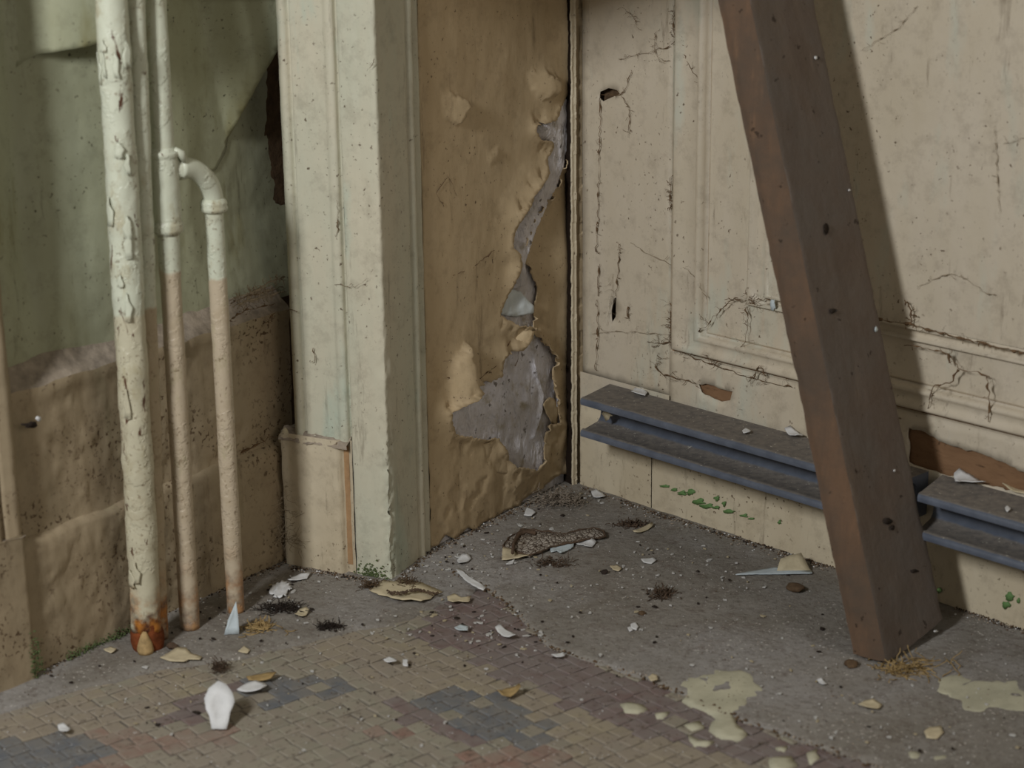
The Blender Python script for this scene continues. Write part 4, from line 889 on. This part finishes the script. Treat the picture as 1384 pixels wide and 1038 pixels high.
# leaf-like scrap with dark rim
LP = [(600 + .289 * x, 640 + .289 * y) for x, y in [(275, 345), (300, 305), (335, 285), (360, 266), (420, 262), (460, 272), (560, 280), (700, 256), (748, 272), (757, 296), (640, 318), (560, 332), (500, 345), (450, 368), (400, 385), (350, 372), (330, 356)]]
ls = empty('leaf_scrap', fl(695 + 55, 735)); tag(ls, 'flattened dry leaf-like scrap with a net of dark veins', 'debris')
lp = densify([tuple(fl(x, y, .004)[:2]) for x, y in LP], .004, .0008); A = np.array(lp); mn, mx = A.min(0), A.max(0)
G = np.array([(x, y) for y in np.arange(mn[1], mx[1], .0035) for x in np.arange(mn[0], mx[0], .0035)]); G = G[inpoly(G, lp) & (segdist(G, lp) > .0016)]
rv, re, rf, *_ = geometry.delaunay_2d_cdt([Vector(q) for q in lp] + [Vector((float(a), float(b))) for a, b in G], [(i, (i + 1) % len(lp)) for i in range(len(lp))], [], 0, 1e-6)
RV = np.array([(v.x, v.y) for v in rv]); k = inpoly(np.array([(RV[f[0]] + RV[f[1]] + RV[f[2]]) / 3 for f in rf]), lp); D = segdist(RV, lp)
def lz(a, d): return .0035 + .004 * (1 - math.exp(-d / .008)) + .0022 * math.sin(a[0] * 620) * math.sin(a[1] * 480 + a[0] * 160) * .5 + .002 * nz((a[0], a[1], 0), 60)
def m_leaf():
    t = NT('veined_scrap', .9, .1); e = t.vor(170, 'DISTANCE_TO_EDGE', t.pos); c = t.mix(t.ramp(e, .02, .12), srgb(62, 48, 38), t.mix(t.ramp(t.noise(50), .4, .6), srgb(166, 158, 148), srgb(132, 122, 110)))
    return t.done(c, [(e, .8, .003)])
o = mesh('sheet', [(a[0], a[1], max(.0012, lz(a, d))) for a, d in zip(RV, D)], [tuple(f) for f, q in zip(rf, k) if q], m_leaf(), ls); o['label'] = 'pale sheet netted with dark veins'; o.modifiers.new('t', 'SOLIDIFY').thickness = .001
rim = [(p[0], p[1], .0045 + .0015 * nz((p[0], p[1], 0), 80)) for p in lp] ; rim.append(rim[0]); V, F = tube_geo(rim, [.0011 * R.uniform(.6, 1.7) for _ in rim], 6); mesh('dark_rim', V, F, M['brown'], ls)['label'] = 'dark brown curled rim'
cor = [fl(600 + .289 * x, 640 + .289 * y, .009) for x, y in [(320, 370), (326, 330), (345, 290), (380, 270), (430, 280)]]; V, F = tube_geo(cor, [.002, .0026, .003, .0034, .003], 8, lambda q: .0012 * nz(q, 150)); mesh('fold', V, F, M['brown'], ls)
# folded beige piece against the baseboard with blue-grey tail
ff_ = empty('folded_flake', fl(1060, 776)); tag(ff_, 'folded beige paint piece with a long grey tail by the right baseboard', 'paint flake')
def up2(name, px, mat, base, tilt, parent):
    o = upflake('x', px, mat, base, tilt, .002); del o['label']; del o['category']; o.name = name; o.parent = parent; o.location = o.location - parent.location; return o
up2('upper_fold', [(1050, 772), (1055, 755), (1068, 750), (1083, 747), (1090, 760), (1097, 773)], 'beige', (1072, 776), 52, ff_)
poly = [tuple(fl(x, y, .002)[:2]) for x, y in [(994, 777), (1010, 773), (1030, 770), (1050, 767), (1097, 772), (1098, 775), (1050, 776)]]; V, F = flake_geo(poly, .001, .003, .0012, .0004, 1.5); o = mesh('grey_tail', V, F, M['bluewhite'], ff_); o['label'] = 'grey tail of the folded flake'
# stones / lumps
def lump(label, x, y, r, mat, flat_=.5, name='stone', cat='stone', z=0):
    c = fl(x, y, z); bm = bmesh.new(); bmesh.ops.create_icosphere(bm, subdivisions=3, radius=r)
    for v in bm.verts: v.co *= 1 + .35 * nz(v.co * (1 / r) + Vector((x, y, 0)), .8, 4); v.co.z *= flat_; v.co += Vector((c[0], c[1], z + r * flat_ * .7))
    me = bpy.data.meshes.new(name); bm.to_mesh(me); bm.free(); return tag(link(name, me, None, [M[mat]]), label, cat)
lump('dark brown lump of dirt left of the timber, below the folded flake', 1076, 798, .011, 'grime', .45, 'dirt_lump', 'dirt')
lump('small dark pebble in the middle of the screed', 817, 775, .0042, 'black', .7)
lump('small brown pebble at the front left foot of the timber', 1150, 900, .007, 'grime', .5)
lump('small dark lump by the white chips below the leaf-like scrap', 868, 795 + 35, .004, 'grime', .6)
lump('rough brown lump beside the thick pipe foot', 233, 876, .006, 'brown', .6)
lump('grey crumb lump left of the rusted pipe foot', 172, 850, .004, 'web_pale', .8)
# pale paint patches stuck flat on the floor
def patch(px, mat='patch', z=.0004):
    poly = [tuple(fl(x, y, z)[:2]) for x, y in px]; o = floor_skin('paint_patch', poly, .008, z, M[mat], floor, .0006, .0026, px=False); return o
M['patch'] = m_plain('pale_floor_paint', srgb(176, 172, 150), .8, .14, 30, .5)
patch([(912, 928), (925, 915), (960, 908), (965, 902), (985, 905), (1003, 903), (1018, 908), (1028, 905), (1024, 920), (1034, 930), (1030, 942), (1012, 943), (1008, 955), (990, 965), (1000, 980), (1010, 990), (1000, 998), (975, 996), (958, 985), (968, 970), (950, 958), (935, 952), (922, 945), (930, 936)])
patch([(1262, 922), (1270, 915), (1285, 908), (1305, 908), (1308, 914), (1340, 917), (1400, 920), (1450, 925), (1450, 968), (1400, 962), (1372, 964), (1350, 958), (1330, 965), (1305, 961), (1295, 950), (1278, 940), (1262, 935)])
for px in [[(838, 950), (850, 947), (868, 950), (875, 956), (862, 961), (845, 960)], [(1225, 1014), (1240, 1012), (1255, 1018), (1245, 1028), (1228, 1024)], [(1260, 1018), (1282, 1016), (1286, 1026), (1268, 1034), (1256, 1028)], [(1090, 1016), (1105, 1010), (1108, 1022), (1095, 1030)],
           [(1040, 1022), (1070, 1020), (1078, 1032), (1060, 1042), (1042, 1036)], [(885, 962), (905, 960), (900, 966), (888, 968)], [(925, 978), (945, 972), (952, 980), (935, 985)], [(1048, 1008), (1065, 1006), (1060, 1014)], [(930, 990), (945, 998), (965, 1000), (955, 1006), (938, 1004)]]: patch(px)
# crumbly ridge along the screed's broken edge
pts = []
for a, b in zip(CRACK[1:-1], CRACK[2:]):
    for _ in range(46):
        t = R.random(); x = a[0] + (b[0] - a[0]) * t + R.gauss(0, 3); y = a[1] + (b[1] - a[1]) * t + R.gauss(0, 1.5); pts.append(tuple(fl(x, y)[:2]) + (R.uniform(-.003, .0006),))
crumbs('screed_crumbs', pts[::2], 'dust', floor, None, .0018, None, 'stuff'); crumbs('screed_crumbs', pts[1::2], 'grime', floor, None, .0022, None, 'stuff')
# small chips: individual objects in three groups
BASE = [(-20, 945), (53, 918), (60, 910), (175, 848), (390, 764), (393, 768), (530, 792), (583, 752), (765, 663), (785, 663), (885, 697), (1125, 772), (1400, 862)]
def basey(x): return float(np.interp(x, [p[0] for p in BASE], [p[1] for p in BASE]))
TF = [(1140, 940), (1140, 860), (1290, 790), (1320, 850), (1215, 915)]
def chips_(label, group, n, mat, smin, smax, clus, name='paint_chip', cat='paint chip'):
    ms = []
    for k in range(8):
        nn = R.randint(5, 8); poly = [(math.cos(2 * math.pi * i / nn) * R.uniform(.4, 1.4) * .001, math.sin(2 * math.pi * i / nn) * R.uniform(.2, .9) * .001) for i in range(nn)]
        V = [(x, y, 0) for x, y in poly] + [(x * .9, y * .9, .0006 + .0003 * R.random()) for x, y in poly]; F = [tuple(range(nn - 1, -1, -1)), tuple(range(nn, 2 * nn))] + [(i, (i + 1) % nn, nn + (i + 1) % nn, nn + i) for i in range(nn)]
        me = bpy.data.meshes.new(name); me.from_pydata(V, [], F); me.materials.append(M[mat]); ms.append(me)
    c = 0
    while c < n:
        q = clus[R.randrange(len(clus))]; x, y = R.gauss(q[0], q[2]), R.gauss(q[1], q[3])
        if not (2 < x < 1382) or y > 1036 or y < basey(x) + 2 or inpx(x, y, TF): continue
        z = -.0018 if bool(~inpoly([fl(x, y)[:2]], scr_w)[0]) else .0008
        o = bpy.data.objects.new(name, ms[R.randrange(8)]); COL.objects.link(o); p = fl(x, y, z); o.location = (p[0], p[1], z); s = R.uniform(smin, smax) * (1.0 if R.random() < .8 else 1.6)
        o.scale = (s, s, min(s, 1.6)); o.rotation_euler = (R.uniform(-.06, .06), R.uniform(-.06, .06), R.uniform(0, 6.28)); tag(o, label, cat, group); c += 1
CL = [(620, 830, 60, 30), (700, 770, 60, 25), (740, 700, 50, 20), (600, 760, 18, 10), (650, 725, 35, 16), (800, 665, 12, 5), (900, 850, 110, 45), (1000, 760, 80, 25), (380, 800, 25, 18), (560, 850, 90, 30), (1100, 900, 100, 40), (250, 930, 110, 35), (680, 860, 40, 20), (870, 770, 60, 20), (430, 940, 150, 40), (1250, 980, 90, 30)]
chips_('tiny white paint chip scattered on the dusty floor', 'tiny white paint chips on the floor', 230, 'chipw', 1.0, 2.9, CL)
chips_('tiny beige paint chip scattered on the dusty floor', 'tiny beige paint chips on the floor', 90, 'chipb', 1.0, 3.0, CL)
chips_('tiny dark dirt crumb scattered on the dusty floor', 'tiny dark dirt crumbs on the floor', 110, 'black', 1.0, 2.8, CL + [(120, 880, 80, 25), (300, 850, 40, 20)], 'dirt_crumb', 'dirt crumb')
# rubble lines along the wall feet (uncountable)
segs = [((60, 906), (175, 843)), ((175, 843), (392, 758)), ((395, 766), (530, 789)), ((536, 786), (583, 745)), ((583, 745), (765, 656)), ((785, 658), (885, 693)), ((885, 693), (1125, 767)), ((1290, 820), (1384, 852))]
def mixed(name, groups, label, cat):
    g = []; fm = []; names = []
    for k, (mat, pts, lump_) in enumerate(groups):
        names.append(M[mat])
        for p in pts:
            s_ = lump_ * R.uniform(.4, 1.3); a = R.uniform(0, 6.28); c_, d_ = math.cos(a), math.sin(a)
            V = [(p[0] + s_ * (x * c_ - y * d_) * R.uniform(.6, 1.3), p[1] + s_ * (x * d_ + y * c_) * R.uniform(.6, 1.3), p[2] + s_ * z) for x, y, z in [(1, 0, 0), (-.9, .1, 0), (0, 1, .1), (.1, -1, 0), (0, 0, .8), (0, 0, -.6)]]
            g.append((V, [(0, 2, 4), (2, 1, 4), (1, 3, 4), (3, 0, 4), (2, 0, 5), (1, 2, 5), (3, 1, 5), (0, 3, 5)])); fm += [k] * 8
    V, F = join(g); tag(mesh(name, V, F, names, None, False, fm), label, cat, None, 'stuff')
gr_ = []
for mat, n, sd_ in (('grime', 150, 3.0), ('dust', 90, 3.5), ('black', 60, 2.5), ('white', 22, 4)):
    pts = []
    for a, b in segs:
        L = math.hypot(b[0] - a[0], b[1] - a[1]) / 150
        for _ in range(int(n * L)):
            t = R.random(); x = a[0] + (b[0] - a[0]) * t + R.gauss(0, 2); y = a[1] + (b[1] - a[1]) * t + abs(R.gauss(0, sd_)) * 1.2 - 1; p = fl(x, y); pts.append((p[0], p[1], R.uniform(0, .0012)))
    gr_.append((mat, pts, .0015))
pts = []
while len(pts) < 2800:
    x, y = R.uniform(0, 1384), R.uniform(660, 1038)
    if y > basey(x) + 2 and not inpx(x, y, TF): p = fl(x, y); s_ = bool(inpoly([p[:2]], scr_w)[0]); pts.append((p[0], p[1], .0003 if s_ else -.0020))
gr_ += [('grime', pts[:1500], .0008), ('dust', pts[1500:2200], .0009), ('white', pts[2200:], .0007)]
mixed('floor_grit', gr_, 'fine brown, grey and white grit over the floor, thickest along the foot of the walls', 'grit')
# flakes lying on the rails
def rflake(label, px, mat, h=.003):
    z = zt + .0015; poly = [tuple(fl(x, y, z)[:2]) for x, y in px]; V, F = flake_geo(poly, z, h, .0009, .0005, None, R.randint(0, 99)); return tag(mesh('paint_flake', V, F, M[mat]), label, 'paint flake')
rflake('white angular flake on the left part of the steel rail', [(853, 533), (858, 526), (868, 526), (875, 532), (872, 536), (860, 535)], 'white', .006)
rflake('small oval white flake halfway along the left steel rail', [(1003, 584), (1008, 581), (1015, 583), (1013, 587), (1005, 587)], 'white')
rflake('white flake on the left steel rail next to the timber', [(1060, 584), (1068, 583), (1078, 586), (1086, 590), (1078, 594), (1068, 590)], 'white', .006)
rflake('curled white flake on the right steel rail', [(1289, 645), (1296, 643), (1310, 646), (1322, 650), (1332, 656), (1320, 656), (1300, 654), (1292, 656)], 'white', .010)
rflake('tiny white crumb on the front of the right steel rail', [(1358, 688), (1362, 685), (1366, 689), (1361, 693)], 'white', .002)
rflake('pale beige flake at the back of the right steel rail', [(1354, 660), (1370, 657), (1400, 664), (1390, 670), (1366, 665)], 'beige', .005)
upz = PR.px(822, 560, .05)
V, F = blob_on(PR, 821, 559, 6, 6, .05, .5); tag(mesh('paint_flake', V, F, M['beige']), 'crumbled cream flake caught in the open left end of the steel rail', 'paint flake')
# chip at the casing's plinth shoulder, hole on the left board
V, F = blob_on(PC, 383, 591, 6, 9, .004, .3); mesh('lifted_chip', V, F, M['beige'], t1)
V, F = blob_on(PL, 40, 575, 9, 4, .004, .5); mesh('dark_chip', V, F, M['black'], bl)
V, F = blob_on(PL, 53, 566, 3.5, 3, .006, .3); mesh('white_chip', V, F, M['white'], bl)
V, F = blob_on(PC, 388, 745, 5, 16, .002, .3); mesh('pale_chip', V, F, M['web_pale'], t1)
V, F = blob_on(PR, 1044, 412, 3, 8, .006, .3); mesh('pale_chip', V, F, M['bluewhite'], wr)
